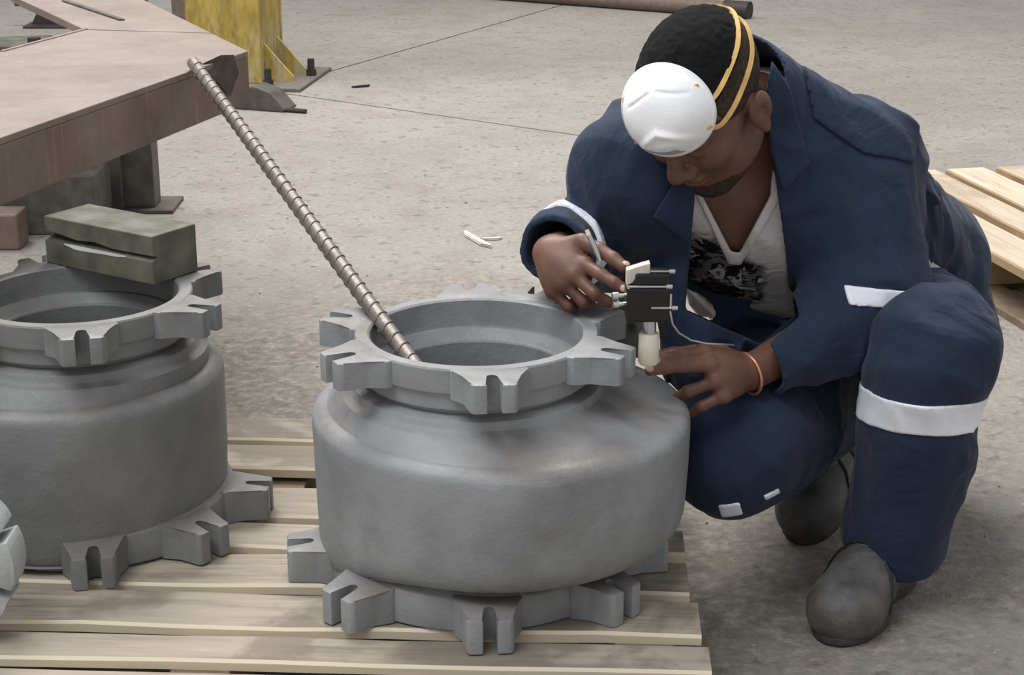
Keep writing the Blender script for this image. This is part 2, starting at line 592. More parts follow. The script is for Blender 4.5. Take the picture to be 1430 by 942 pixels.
def casting(name, loc, mat, Rfun, top, bot, lipz, drop=.05):
    lipr = .25 if drop else 0.95
    root = empty(name, loc)
    # volute body
    keys = [(.0, .0), (.10, .62), (.25, .83), (.45, .96), (.62, 1.0), (.78, .99), (.86, .955), (.92, .90), (.96, .80), (1.0, .60)]
    zs0, zs1 = lipz, .268
    rows = []
    b = bmesh.new()
    SEG = 128

    def ring(f):
        return [b.verts.new(f(2 * math.pi * k / SEG)) for k in range(SEG)]

    def pol(r, a, z):
        return (r * math.sin(a), -r * math.cos(a), z)
    rl = .213
    def lz(a):
        # the wall runs down to the foot flange on one side
        t = (math.degrees(a) + 80 + 540) % 360 - 180
        return lipz - drop * math.exp(-(t / 34) ** 2)
    rows.append(ring(lambda a: pol(rl - .012, a, lz(a) - .004)))
    rows.append(ring(lambda a: pol(rl - .002 + lipr * (Rfun(a) - rl), a, lz(a) - .002)))
    for q in range(0, 8):
        th = math.pi / 2 * q / 7
        rows.append(ring(lambda a: pol(Rfun(a) - (.008 + .30 * max(0, Rfun(a) - rl)) * (1 if drop else .3) * (1 - math.sin(th)) - .004, a, lz(a) + .040 * (1 - math.cos(th)))))
    rows.append(ring(lambda a: pol(Rfun(a) - .001, a, lipz + .10)))
    # shoulder
    zt = .228
    rows.append(ring(lambda a: pol(Rfun(a), a, zt - .012)))
    rows.append(ring(lambda a: pol(Rfun(a), a, zt - .002)))
    for q in range(1, 8):
        th = math.pi / 2 * q / 7
        rows.append(ring(lambda a: pol(Rfun(a) - .022 * (1 - math.cos(th)), a, zt + .020 * math.sin(th))))
    for f, z in ((.06, .2495), (.35, .257), (.7, .265), (1.0, .272)):
        rows.append(ring(lambda a: pol((Rfun(a) - .022) * (1 - f) + .190 * f, a, z)))
    for r, z in ((.184, .274), (.179, .277), (.1765, .281), (.176, .285), (.1745, .288), (.170, .290), (.160, .291), (.154, .293), (.1535, .297), (.159, .299), (.1635, .3005), (.164, .304), (.164, .320)):
        rows.append(ring(lambda a: pol(r, a, z)))
    # inner bore, walls all the way down
    for r, z in ((.140, .318), (.126, .300), (.127, .262), (.150, .235), (.165, .20), (.165, .08), (.13, .06), (.12, .002), (.195, .002)):
        rows.append(ring(lambda a: pol(r, a, z)))
    for r0, r1 in zip(rows, rows[1:]):
        for k in range(SEG):
            b.faces.new((r0[k], r0[(k + 1) % SEG], r1[(k + 1) % SEG], r1[k]))
    bm_obj('casing_body', b, mat, root, smooth=True, angle=26)
    # upper ring
    b = bmesh.new()
    prof = [(.153, .316), (.163, .317), (.1645, .320), (.1645, .323), (.1705, .3255), (.1712, .328), (.1712, .3575), (.1695, .3600), (.1535, .3600), (.1500, .3575),
            (.1475, .322), (.1465, .316), (.139, .3125), (.136, .3115), (.1345, .306), (.1275, .303), (.126, .300), (.13, .295)]
    add_lathe(b, prof, 128, close=True)
    bm_obj('upper_flange', b, mat, root, smooth=True, angle=28)
    for a in top:
        add_lug(root, a, .160, .231, .3215, .3602, mat)
    # lower flange
    b = bmesh.new()
    prof = [(.12, .0005), (.214, .0005), (.2165, .003), (.2165, .046), (.214, .050), (.205, .055), (.198, .062), (.199, .072), (.206, .080), (.12, .080)]
    add_lathe(b, prof, 128, close=True)
    bm_obj('lower_flange', b, mat, root, smooth=True, angle=35)
    for a in bot:
        add_lug(root, a, .204, .277, 0.0008, .052, mat, .047, .0315, .236, .0095, .004)
    return root


def R_main(a):
    s, c = math.sin(a), math.cos(a)
    return .272 + .0345 * s - .021 * c + .004 * math.sin(2 * a + .4)


def R_left(a):
    s, c = math.sin(a - .2), math.cos(a - .2)
    return .232 - .020 * s - .009 * c


c1 = casting('pump_casing', (-.05, 2.297, PZ + .0015), M['cast'], R_main,
             (7, 64, 118, 156, -176, -109, -58), (4.5, 49, 90, 135, 180, -135, -83, -43), .068)
tag(c1, 'large grey cast iron pump casing in the middle, with the steel bar leaning in it', 'pump casing', 'grey pump castings on the pallet')
c2 = casting('pump_casing', (-.655, 2.48, PZ + .0015), M['cast2'], R_left,
             (15, 70, 128, 175, -150, -100, -45), (13, 52, 90, 150, 180, -125, -80, -35), .012, 0.0)
tag(c2, 'grey pump casing at the left picture edge, a steel block on its ring', 'pump casing', 'grey pump castings on the pallet')

# pale slotted flange, standing on edge in front of the left casing
fl = tag(empty('slotted_flange', (-.765, 2.085, PZ + .112)), 'pale grey slotted flange standing on edge, cut by the left picture border', 'flange')
b = bmesh.new()
n = 96
plan = []
for k in range(n):
    plan.append((.085 * math.cos(2 * math.pi * k / n), .085 * math.sin(2 * math.pi * k / n)))
RX = Matrix.Rotation(math.radians(90), 4, 'X')
add_prism(b, plan, -.02, .03, .003, RX)
bm_obj('disc', b, M['lightcast'], fl, smooth=True, angle=40)
for k in range(8):
    b = bmesh.new()
    am = 2 * math.pi * k / 8 + .02
    hw = math.radians(19)
    poly = [(.070 * math.cos(am + t), .070 * math.sin(am + t)) for t in (-hw, 0, hw)]
    out = [(.110 * math.cos(am + t * hw), .110 * math.sin(am + t * hw)) for t in (1, .6, .2, -.2, -.6, -1)]
    add_prism(b, poly + out, -.024, .036, .003, RX)
    bm_obj('lug', b, M['lightcast'], fl, smooth=True, angle=40)

# ------------------------------------------------------------------ steel block with a V groove
vb = tag(empty('vee_block', (-.615, 2.618, PZ + .3625), math.atan2(2.53 - 2.66, -.544 + .742)), 'oily green-grey steel block with a groove along its side, on the left casing', 'steel block')
b = bmesh.new()
L0, L1 = -.12, .115
sect = [(-.05, 0), (-.05, .036), (-.026, .040), (-.046, .0405), (-.047, .075), (.05, .075), (.05, 0)]
xs = [L0, L0 + .03, L0 + .07, L0 + .11, L0 + .15, L1]
dep = [.030, .032, .026, .021, .019, .018]
op = [.013, .012, .007, .010, .005, .006]
rings = []
for x, d, o_ in zip(xs, dep, op):
    sct = [(-.05, 0), (-.05, .037), (-.05 + d, .040 + o_ * .5), (-.048, .0385 + o_), (-.048, .076), (.048, .076), (.048, 0)]
    rings.append([b.verts.new((x, y, z)) for y, z in sct])
for r0, r1 in zip(rings, rings[1:]):
    for k in range(7):
        b.faces.new((r0[k], r0[(k + 1) % 7], r1[(k + 1) % 7], r1[k]))
b.faces.new(rings[0][::-1])
b.faces.new(rings[-1])
bmesh.ops.bevel(b, geom=[e for e in b.edges if e.calc_length() > .01], offset=.0012, segments=1, affect='EDGES')
bm_obj('block', b, M['greensteel'], vb)
b = bmesh.new()  # painted highlight: thin pale strip along the lower groove lip
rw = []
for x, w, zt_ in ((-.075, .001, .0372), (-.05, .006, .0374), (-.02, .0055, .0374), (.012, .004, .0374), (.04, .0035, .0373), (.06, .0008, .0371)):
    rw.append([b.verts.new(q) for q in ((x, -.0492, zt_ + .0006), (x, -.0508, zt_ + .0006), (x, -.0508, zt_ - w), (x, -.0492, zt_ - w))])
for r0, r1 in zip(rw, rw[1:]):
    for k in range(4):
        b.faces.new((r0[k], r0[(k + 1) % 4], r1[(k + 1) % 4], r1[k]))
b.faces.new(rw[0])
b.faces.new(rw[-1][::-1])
bm_obj('glint_strip', b, M['glint'], vb)

sb = tag(empty('steel_block', (.178, 2.458, PZ + .2715), math.radians(-8)), 'green-grey steel block standing on the middle casing shoulder, behind the gauge', 'steel block')
b = bmesh.new()
add_box(b, (-.027, -.021, 0), (.027, .021, .098), bevel=.002)
bm_obj('block', b, M['greensteel'], sb)
b = bmesh.new()
add_tube(b, [(.004, -.0205, .05), (.004, -.024, .05)], .006, 14)
bm_obj('bore_rim', b, M['bolt'], sb, smooth=True, angle=40)

# ------------------------------------------------------------------ table
tb = tag(empty('steel_table', (-.9, 3.6, 0)), 'rusty steel table with a cut corner, at the upper left of the casings', 'table')
TO = -Vector(tb.location)


def tw(p):
    return Vector(p) + TO


A0 = Vector((-.79 - .257 * .35, 2.615 - .858 * .35, 0))
A1 = Vector((-.533, 3.473, 0))
A2 = Vector((-.908, 4.276, 0))
A3 = Vector((-1.30, 5.25, 0))
TZ = .70
# top plates
def plate(name, pts, z0, z1, mat=None, bev=.002):
    mat = mat or (M['rust'] if name == 'fascia' else M['dustrust'])
    b = bmesh.new()
    add_prism(b, [(p[0] + TO.x, p[1] + TO.y) for p in pts], z0, z1, bev)
    return bm_obj(name, b, mat, tb)


plate('top_plate', [(-1.045, 2.06), tuple(A0[:2]), tuple(A1[:2]), (-.645, 3.715), (-.936, 3.768), (-1.03, 3.464), (-1.35, 2.6)], TZ - .012, TZ)
plate('top_plate', [(-.648, 3.719), tuple(A2[:2]), tuple(A3[:2]), (-1.66, 5.25), (-1.20, 4.249), (-.938, 3.776)], TZ - .012, TZ + .001)
plate('frame_bar', [(-1.62, 5.10), (-1.20, 4.249), (-.936, 3.768), (-.926, 3.774), (-1.19, 4.256), (-1.61, 5.106)], TZ - .014, TZ + .003)
plate('frame_bar', [(-1.10, 4.240), (-.885, 3.90), (-.873, 3.905), (-1.088, 4.248)], TZ, TZ + .006, M['darksteel'])
plate('frame_bar', [(-1.03, 3.464), (-.936, 3.768), (-.928, 3.766), (-1.022, 3.460)], TZ - .07, TZ + .003)
plate('frame_bar', [(-1.35, 2.6), (-1.03, 3.464), (-1.022, 3.460), (-1.342, 2.596)], TZ - .07, TZ - .012)
# fascia channels
def fascia(p, q, z0, z1, th=.012):
    p, q = Vector(p), Vector(q)
    d = (q - p).normalized()
    nrm = Vector((d.y, -d.x, 0))
    pts = [p, q, q - nrm * th, p - nrm * th]
    return plate('fascia', [x[:2] for x in pts], z0, z1)


fascia(A0, A1 + Vector((.0, .0, 0)), TZ - .105, TZ - .012)
fascia(A1, A2, TZ - .095, TZ - .012)
fascia(A2, A3, TZ - .095, TZ - .012)
# torn corner flap
b = bmesh.new()
flap = [(-.598, 3.30, .003), (-.570, 3.345, .012), (-.553, 3.40, .004), (-.548, 3.42, -.035), (-.560, 3.375, -.075), (-.578, 3.31, -.03)]
ctr_ = Vector((-.566, 3.36, -.01))
ou = [b.verts.new(Vector((x + TO.x + .004, y + TO.y - .002, TZ + z))) for x, y, z in flap]
mi = [b.verts.new(Vector((x + TO.x, y + TO.y, TZ + z)) * .62 + (ctr_ + Vector((TO.x + .012, TO.y - .012, TZ))) * .38) for x, y, z in flap]
for i in range(6):
    b.faces.new((ou[i], ou[(i + 1) % 6], mi[(i + 1) % 6], mi[i]))
b.faces.new(mi)
b.faces.new(ou[::-1])
bm_obj('bent_flap', b, M['flap'], tb)
# legs and lower members
for (x, y, w, d_, z0, z1) in ((-1.10, 4.98, .095, .09, 0, .60), (-1.19, 4.92, .10, .03, 0, .60)):
    b = bmesh.new()
    add_box(b, (x - w / 2 + TO.x, y - d_ / 2 + TO.y, z0 + .012), (x + w / 2 + TO.x, y + d_ / 2 + TO.y, TZ - .012), bevel=.003)
    bm_obj('leg', b, M['darksteel'], tb)
b = bmesh.new()
add_box(b, (-1.16 + TO.x, 4.90 + TO.y, 0), (-.995 + TO.x, 5.08 + TO.y, .012), bevel=.002)
bm_obj('foot_plate', b, M['darksteel'], tb)
b = bmesh.new()
add_box(b, (-2.6 + TO.x, 4.66 + TO.y, .0), (-1.16 + TO.x, 4.86 + TO.y, .17), bevel=.004)
bm_obj('lower_beam', b, M['darksteel'], tb)
for x, y in ((-1.42, 3.15),):
    b = bmesh.new()
    add_box(b, (x - .05 + TO.x, y - .05 + TO.y, 0.0), (x + .05 + TO.x, y + .05 + TO.y, TZ - .012), bevel=.003)
    bm_obj('leg', b, M['darksteel'], tb)

bm = bmesh.new()
add_box(bm, (-1.9, 4.50, 0), (-1.335, 4.60, .10), bevel=.006)
o = bm_obj('steel_beam', bm, M['rust'])
tag(o, 'short rusty beam on the floor in the dark under the table', 'beam')

# things on the floor seen through the table frame opening
st = tag(empty('steel_stand', (-2.349, 8.768, 0)), 'small dark steel stand on the floor, seen through the opening in the table top', 'stand')
b = bmesh.new()
add_box(b, (-.11, -.08, 0), (.11, .08, .012), bevel=.002)
bm_obj('base_plate', b, M['bolt'], st)
b = bmesh.new()
add_prism(b, [(-.085, .012), (.085, .012), (.03, .13), (-.02, .13)], -.008, .008, .001, Matrix.Rotation(math.radians(90), 4, 'X'))
bm_obj('web_plate', b, M['bolt'], st)
b = bmesh.new()
add_tube(b, [(-.16, 0, .12), (.06, 0, .12)], .018, 10)
bm_obj('crossbar', b, M['darksteel'], st, smooth=True, angle=40)
pl_ = tag(empty('steel_plate', (-2.335, 8.083, 0), math.radians(12)), 'flat greenish steel plate on the floor, seen through the table opening at the left edge', 'plate')
b = bmesh.new()
add_box(b, (-.5, -.16, 0), (.17, .16, .03), bevel=.003)
bm_obj('sheet', b, M['greensteel'], pl_)
b = bmesh.new()
add_tube(b, [(.10, -.12, .03), (.10, -.12, .06)], .03, 10)
bm_obj('lifting_stud', b, M['bolt'], pl_)

off = tag(empty('steel_offcut', (-.95, 6.55, 0)), 'grey bent steel offcut on the floor at the foot of the yellow column', 'offcut')
b = bmesh.new()
pr = [(-.14, 0), (.10, 0), (.115, .01), (.05, .075), (-.02, .095), (-.12, .06)]
add_prism(b, pr, -.05, .05, .006, Matrix.Rotation(math.radians(-20), 4, 'Z') @ Matrix.Rotation(math.radians(90), 4, 'X'))
bm_obj('plate', b, M['darksteel'], off)
b = bmesh.new()
add_tube(b, [(.06, -.06, .009), (.17, -.10, .009)], .009, 8)
bm_obj('pin', b, M['bolt'], off)

# ------------------------------------------------------------------ yellow column
yc = tag(empty('steel_column', (-1.155, 7.21, 0), math.radians(-7.8)), 'worn yellow steel column with a bolted foot, behind the table corner', 'column')


def cbox(name, lo, hi, mat, bev=.003):
    b = bmesh.new()
    add_box(b, lo, hi, bevel=bev)
    return bm_obj(name, b, mat, yc)


cbox('flange', (-.155, -.175, .015), (.155, -.155, 3.2), M['yellow'])
cbox('flange', (-.155, .155, .015), (.155, .175, 3.2), M['yellow'])
cbox('web', (-.008, -.155, .015), (.008, .155, 3.2), M['yellow'], 0)
cbox('side_plate', (.138, -.155, .015), (.150, .155, 3.2), M['yellow'])
cbox('base_plate', (-.34, -.27, 0), (.34, .27, .015), M['joint'])
for y in (-.10, .10):
    b = bmesh.new()
    add_prism(b, [(.150, .015), (.27, .015), (.27, .035), (.150, .17)], -.007, .007, 0, Matrix.Translation((0, y, 0)) @ Matrix.Rotation(math.radians(90), 4, 'X'))
    bm_obj('gusset', b, M['yellow'], yc)
for x, y in ((.195, -.221), (.306, .051), (-.28, -.21), (-.28, .21)):
    b = bmesh.new()
    add_tube(b, [(x, y, .015), (x, y, .085)], .015, 10)
    add_tube(b, [(x, y, .015), (x, y, .040)], .024, 6)
    bm_obj('anchor_bolt', b, M['bolt'], yc)
bp = tag(empty('brown_post', (-1.55, 8.35, 0)), 'brown painted post just left of the yellow column', 'post')
b = bmesh.new()
add_box(b, (-.075, -.07, .012), (.075, .07, 3.0), bevel=.004)
bm_obj('shaft', b, M['brownpost'], bp)
b = bmesh.new()
add_box(b, (-.12, -.11, 0), (.12, .11, .012), bevel=.002)
bm_obj('base_plate', b, M['bolt'], bp)

# ------------------------------------------------------------------ pipe on the floor
pp = tag(empty('steel_pipe', (1.24, 9.05, .042)), 'long brown steel pipe lying on the floor behind the worker', 'pipe')
b = bmesh.new()
d = Vector((-2.6, 1.55, 0))
ring_o = add_tube(b, [(0, 0, 0), d], .042, 20, cap=False)
ring_i = add_tube(b, [(0, 0, 0), d], .034, 20, cap=False)
for ro, ri in ((ring_o[0], ring_i[0]), (ring_o[1], ring_i[1])):
    for k in range(20):
        b.faces.new((ro[k], ro[(k + 1) % 20], ri[(k + 1) % 20], ri[k]))
bm_obj('tube', b, M['brownpost'], pp, smooth=True, angle=40)
b = bmesh.new()
add_tube(b, [d.normalized() * .0 + Vector((0, 0, 0)), d.normalized() * .14], .048, 20)
bm_obj('coupling', b, M['bolt'], pp, smooth=True, angle=40)

# ------------------------------------------------------------------ back pallet
p0 = Vector((1.127, 4.082, 0))
dirb = Vector((1.184 - 1.127, 3.822 - 4.082, 0)).normalized()
angb = math.atan2(dirb.y, dirb.x)
bp2 = tag(empty('wooden_pallet', (1.127, 4.082, 0), angb), 'pale clean wooden pallet on the floor behind the worker, at right', 'pallet')
# local x runs along the boards (towards the camera and right), local y across them (towards the back right)
yy = -0.0
for i, w in enumerate((.135, .10, .125, .10, .135, .10, .12)):
    board(bp2, -.75, .75, yy, yy + w, .118, .14, M['wood2'], .002)
    yy += w + (.028 if i % 2 else .034)
tot = yy
for xs in (-.70, -.05, .62):
    b = bmesh.new()
    add_box(b, (xs - .045, 0.0, .02), (xs + .045, tot - .03, .118), bevel=.003)
    bm_obj('stringer', b, M['wood2'], bp2)
for y0 in (0, tot / 2 - .06, tot - .15):
    board(bp2, -.75, .75, y0, y0 + .1, 0, .02, M['darkwood'], .002, 'bottom_board')

# ------------------------------------------------------------------ ribbed bar
rb = tag(empty('ribbed_steel_bar', (0, 0, 0)), 'ribbed steel bar leaning from the table edge into the middle casing', 'steel bar')
T = Vector((-.602, 3.243, .7135))
Bm = Vector((-.118, 2.185, .4575))
rb.location = Bm
dv = T - Bm
ln = dv.length
b = bmesh.new()
add_tube(b, [(0, 0, 0), dv], .0118, 16)
bm_obj('core', b, M['rebar'], rb, smooth=True, angle=40)
b = bmesh.new()
ax = dv.normalized()
q = ax.to_track_quat('Z', 'Y').to_matrix()
sp = .030
k = 0
s = .02
while s < ln - .02:
    for half in (0, 1):
        pts = []
        for i in range(9):
            a = math.pi * (half + (i / 8) * .86 + .07)
            off_ = .018 * (i / 8 - .5)
            pts.append(q @ Vector((.0122 * math.cos(a), .0122 * math.sin(a), s + off_)))
        add_tube(b, pts, [.0006, .0011, .0014, .0015, .0015, .0015, .0014, .0011, .0006], 5)
    s += sp
o = bm_obj('ribs', b, M['rebar'], rb, smooth=True)
o['kind'] = 'stuff'

# ------------------------------------------------------------------ small scraps on the floor
for i, (x, y, L, r, a, lab) in enumerate(((-.102, 4.60, .15, .009, -65, 'pale wood splinter lying alone on the floor behind the middle casing'),
                                  (-.055, 4.61, .05, .006, 10, 'tiny pale chip on the floor just right of the wood splinter'),
                                  (-.005, 4.005, .035, .006, 5, 'small white chip on the floor left of the right hand of the worker'),
                                  (-.617, 7.014, .07, .008, 30, 'thin dark scrap on the floor right of the column bolts'),
                                  (.675, 2.557, .03, .004, 15, 'small white chip on the floor right of the front boot'))):
    b = bmesh.new()
    rr = random.Random(i)
    add_box(b, (-L / 2, -r, 0), (L / 2, r, r * 1.1), bevel=r * .3)
    for v in b.verts:
        v.co.x *= 1 + .25 * v.co.y / r
        v.co += Vector((0, rr.uniform(-1, 1) * r * .3, 0))
    o = bm_obj('floor_scrap', b, M['chip'] if i != 3 else M['bolt'])
    o.location = (x, y, .0005)
    o.rotation_euler = (0, 0, math.radians(a))
    tag(o, lab, 'scrap', 'scraps on the floor')
b = bmesh.new()
rr = random.Random(3)
for k in range(500):
    x = rr.uniform(-1.6, 1.6)
    y = rr.uniform(2.1, 6.0)
    s = rr.choice((.0015, .002, .002, .003, .004)) * rr.uniform(.7, 1.2)
    if -1.2 < x < .32 and y < 2.95:
        continue
    vs = bmesh.ops.create_icosphere(b, subdivisions=1, radius=s)['verts']
    sc = Vector((rr.uniform(.7, 1.5), rr.uniform(.7, 1.5), rr.uniform(.4, .8)))
    for v in vs:
        v.co = Vector((v.co.x * sc.x, v.co.y * sc.y, v.co.z * sc.z)) + Vector((x, y, s * .25))
gr = bm_obj('floor_grit', b, simple('grit', srgb(158, 151, 142), .9, 0, .35, 8), kind='stuff')
tag(gr, 'loose grit and crumbs scattered over the concrete floor', 'grit')


# ================================================================== implicit surfaces for the figure
def V(*a):
    return np.array(a, dtype=np.float64)


class Prim:
    def __init__(s, f, c, R):
        s.f, s.c, s.R = f, np.asarray(c, float), float(R)


def cone(a, b, ra, rb):
    a, b = np.asarray(a, float), np.asarray(b, float)
    ab = b - a
    L2 = max(ab @ ab, 1e-12)

    def f(P):
        t = np.clip(((P - a) @ ab) / L2, 0, 1)
        d = P - a - t[:, None] * ab
        return np.sqrt((d * d).sum(1)) - (ra + (rb - ra) * t)
    return Prim(f, (a + b) / 2, math.sqrt(L2) / 2 + max(ra, rb))


def ell(c, r, A=None):
    c, r = np.asarray(c, float), np.asarray(r, float)

    def f(P):
        q = P - c
        if A is not None:
            q = q @ A.T
        k0 = np.sqrt(((q / r) ** 2).sum(1))
        k1 = np.sqrt(((q / r ** 2) ** 2).sum(1)) + 1e-9
        return np.where(k0 < .02, -r.min(), k0 * (k0 - 1) / k1)
    return Prim(f, c, r.max())


def cyl(a, b, r, rnd=0.0):
    a, b = np.asarray(a, float), np.asarray(b, float)
    ab = b - a
    L = math.sqrt(ab @ ab)
    u = ab / L

    def f(P):
        q = P - a
        h = q @ u
        d = q - h[:, None] * u
        dr = np.sqrt((d * d).sum(1)) - r
        dh = np.maximum(-h, h - L)
        return np.maximum(dr, dh)
    return Prim(f, (a + b) / 2, L / 2 + r)


def prism(pts, e, far=.3, near=.3):
    """convex polygon swept both ways along e"""
    pts = [np.asarray(p, float) for p in pts]
    e = np.asarray(e, float)
    e = e / np.linalg.norm(e)
    c = sum(pts) / len(pts)
    pl = []
    for i in range(len(pts)):
        p, q = pts[i], pts[(i + 1) % len(pts)]
        n = np.cross(q - p, e)
        n /= np.linalg.norm(n)
        if (c - p) @ n > 0:
            n = -n
        pl.append((p, n))

    def f(P):
        d = np.full(len(P), -1e9)
        for p, n in pl:
            d = np.maximum(d, (P - p) @ n)
        h = (P - c) @ e
        return np.maximum(d, np.maximum(h - far, -h - near))
    return Prim(f, c, max(np.linalg.norm(p - c) for p in pts) + max(far, near))


def half(p, n):
    p, n = np.asarray(p, float), np.asarray(n, float)
    n = n / np.linalg.norm(n)
    return Prim(lambda P: (P - p) @ n, p, 50)


def smin(a, b, k):
    if k <= 0:
        return np.minimum(a, b)
    h = np.maximum(k - np.abs(a - b), 0) / k
    return np.minimum(a, b) - h * h * k * .25


def smax(a, b, k):
    return -smin(-a, -b, k)


def ev(spec, P):
    c = (P.min(0) + P.max(0)) / 2
    r = np.linalg.norm(P.max(0) - c)
    d = np.full(len(P), 1.0)
    for op, pr, k in spec:
        near = np.linalg.norm(c - pr.c) - r - pr.R
        if op == 'u':
            if near > k + .03:
                d = np.minimum(d, near) if near < 1 else d
                continue
            d = smin(d, pr.f(P), k)
        elif op == 's':
            if near > k + .02:
                continue
            d = smax(d, -pr.f(P), k)
        elif op == 'i':
            d = smax(d, pr.f(P), k)
        elif op == 'f':
            m = np.abs(d) < .04
            if m.all():
                d = d + pr.f(P)
            elif m.any():
                d = d.copy()
                d[m] += pr.f(P[m])
    return d


def group(spec):
    us = [p for op, p, k in spec if op == 'u']
    c = sum(p.c for p in us) / len(us)
    return Prim(lambda P: ev(spec, P), c, max(np.linalg.norm(p.c - c) + p.R for p in us) + .02)


def shell(pr, t, off=0.0):
    return Prim(lambda P: (lambda d: np.maximum(d, -(d + t)))(pr.f(P) - off), pr.c, pr.R + abs(off))


def hash3(i, j, k):
    n = (i * 374761393 + j * 668265263 + k * 1274126177) & 0x7fffffff
    n = ((n ^ (n >> 13)) * 1274126177) & 0x7fffffff
    n = (n ^ (n >> 16)) & 0xffff
    return n / 32767.5 - 1.0


def vnoise(P):
    F = np.floor(P)
    I = F.astype(np.int64)
    w = P - F
    w = w * w * w * (w * (w * 6 - 15) + 10)
    i, j, k = I[:, 0], I[:, 1], I[:, 2]
    o = 0
    for a in (0, 1):
        wa = w[:, 0] if a else 1 - w[:, 0]
        for b in (0, 1):
            wb_ = w[:, 1] if b else 1 - w[:, 1]
            for c in (0, 1):
                wc = w[:, 2] if c else 1 - w[:, 2]
                o = o + wa * wb_ * wc * hash3(i + a, j + b, k + c)
    return o


def folds(amp, sc, A, ridge=True, seed=0.0):
    """cloth creases: stretched ridged noise; rows of A are the stretch directions"""
    A = np.asarray(A, float)

    def f(P):
        q = P @ A.T * sc + seed
        w = vnoise(q * .5 + 31.0)
        q = q + w[:, None] * .5
        a = vnoise(q)
        if ridge:
            a = 1 - 2 * np.abs(a)
            a = a * .7 + .3 * (vnoise(q * 2.1 + 9.0))
        return -amp * a
    return Prim(f, (0, 0, 0), 100)


def sdf_mesh(name, spec, lo, hi, h, mat, parent=None, kind=None, post=None, smooth_it=1):
    lo, hi = np.asarray(lo, float), np.asarray(hi, float)
    B = 12
    nb = np.ceil((hi - lo) / (B * h)).astype(int)
    n = nb * B + 1
    G = np.empty(tuple(n), np.float32)
    ctr = [lo[a] + (np.arange(nb[a]) + .5) * B * h for a in range(3)]
    loc = np.stack(np.meshgrid(*[np.arange(B + 1) * h] * 3, indexing='ij'), -1).reshape(-1, 3)
    rad = B * h * .87 + .004
    # coarse pass: centres
    for bi in range(nb[0]):
        for bj in range(nb[1]):
            for bk in range(nb[2]):
                o = lo + np.array((bi, bj, bk)) * B * h
                c = np.array([[ctr[0][bi], ctr[1][bj], ctr[2][bk]]])
                d0 = ev(spec, c)[0]
                sl = (slice(bi * B, bi * B + B + 1), slice(bj * B, bj * B + B + 1), slice(bk * B, bk * B + B + 1))
                if abs(d0) > rad * 1.7 + .01:
                    G[sl] = d0
                else:
                    G[sl] = ev(spec, loc + o).reshape(B + 1, B + 1, B + 1)
    S = G < 0
    c8 = [S[a:n[0] - 1 + a, b:n[1] - 1 + b, c:n[2] - 1 + c] for a in (0, 1) for b in (0, 1) for c in (0, 1)]
    any_ = c8[0].copy()
    all_ = c8[0].copy()
    for q in c8[1:]:
        any_ |= q
        all_ &= q
    act = any_ & ~all_
    idx = np.argwhere(act)
    if len(idx) == 0:
        raise RuntimeError('empty ' + name)
    vid = np.full(act.shape, -1, np.int32)
    vid[act] = np.arange(len(idx))
    cs = [(a, b, c) for a in (0, 1) for b in (0, 1) for c in (0, 1)]
    vals = np.stack([G[idx[:, 0] + a, idx[:, 1] + b, idx[:, 2] + c] for a, b, c in cs], 1).astype(float)
    acc = np.zeros((len(idx), 3))
    cnt = np.zeros(len(idx))
    for e0 in range(8):
        for e1_ in range(e0 + 1, 8):
            if sum(abs(x - y) for x, y in zip(cs[e0], cs[e1_])) != 1:
                continue
            va, vb_ = vals[:, e0], vals[:, e1_]
            m = (va < 0) != (vb_ < 0)
            t = np.where(m, va / np.where(m, va - vb_, 1), 0)
            p = np.array(cs[e0]) + t[:, None] * (np.array(cs[e1_]) - np.array(cs[e0]))
            acc += p * m[:, None]
            cnt += m
    verts = lo + (idx + acc / cnt[:, None]) * h
    quads = []
    for ax in range(3):
        sa = [slice(None)] * 3
        sb = [slice(None)] * 3
        sa[ax] = slice(0, -1)
        sb[ax] = slice(1, None)
        X = S[tuple(sa)] != S[tuple(sb)]
        E_ = np.argwhere(X)
        u, w = (ax + 1) % 3, (ax + 2) % 3
        ok = (E_[:, u] > 0) & (E_[:, w] > 0) & (E_[:, u] < n[u] - 1) & (E_[:, w] < n[w] - 1)
        E_ = E_[ok]
        flip = S[tuple(sa)][tuple(E_.T)]
        q = []
        for du, dw in ((-1, -1), (0, -1), (0, 0), (-1, 0)):
            e = E_.copy()
            e[:, u] += du
            e[:, w] += dw
            q.append(vid[e[:, 0], e[:, 1], e[:, 2]])
        q = np.stack(q, 1)
        q[~flip] = q[~flip][:, ::-1]
        quads.append(q)
    quads = np.concatenate(quads)
    quads = quads[(quads >= 0).all(1)]
    # light relaxation
    for _ in range(smooth_it):
        s_ = np.zeros_like(verts)
        c_ = np.zeros(len(verts))
        for a, b in ((0, 1), (1, 2), (2, 3), (3, 0), (1, 0), (2, 1), (3, 2), (0, 3)):
            c_ += np.bincount(quads[:, a], minlength=len(verts))
            for x_ in range(3):
                s_[:, x_] += np.bincount(quads[:, a], weights=verts[quads[:, b], x_], minlength=len(verts))
        verts = verts * .5 + .5 * s_ / np.maximum(c_, 1)[:, None]
    me = bpy.data.meshes.new(name)
    me.vertices.add(len(verts))
    me.vertices.foreach_set('co', verts.astype(np.float32).ravel())
    me.loops.add(len(quads) * 4)
    me.loops.foreach_set('vertex_index', quads.astype(np.int32).ravel())
    me.polygons.add(len(quads))
    me.polygons.foreach_set('loop_start', (np.arange(len(quads)) * 4).astype(np.int32))
    me.polygons.foreach_set('loop_total', np.full(len(quads), 4, np.int32))
    me.polygons.foreach_set('use_smooth', np.ones(len(quads), bool))
    me.update()
    me.validate()
    o = mesh_obj(name, me, mat, parent)
    return o


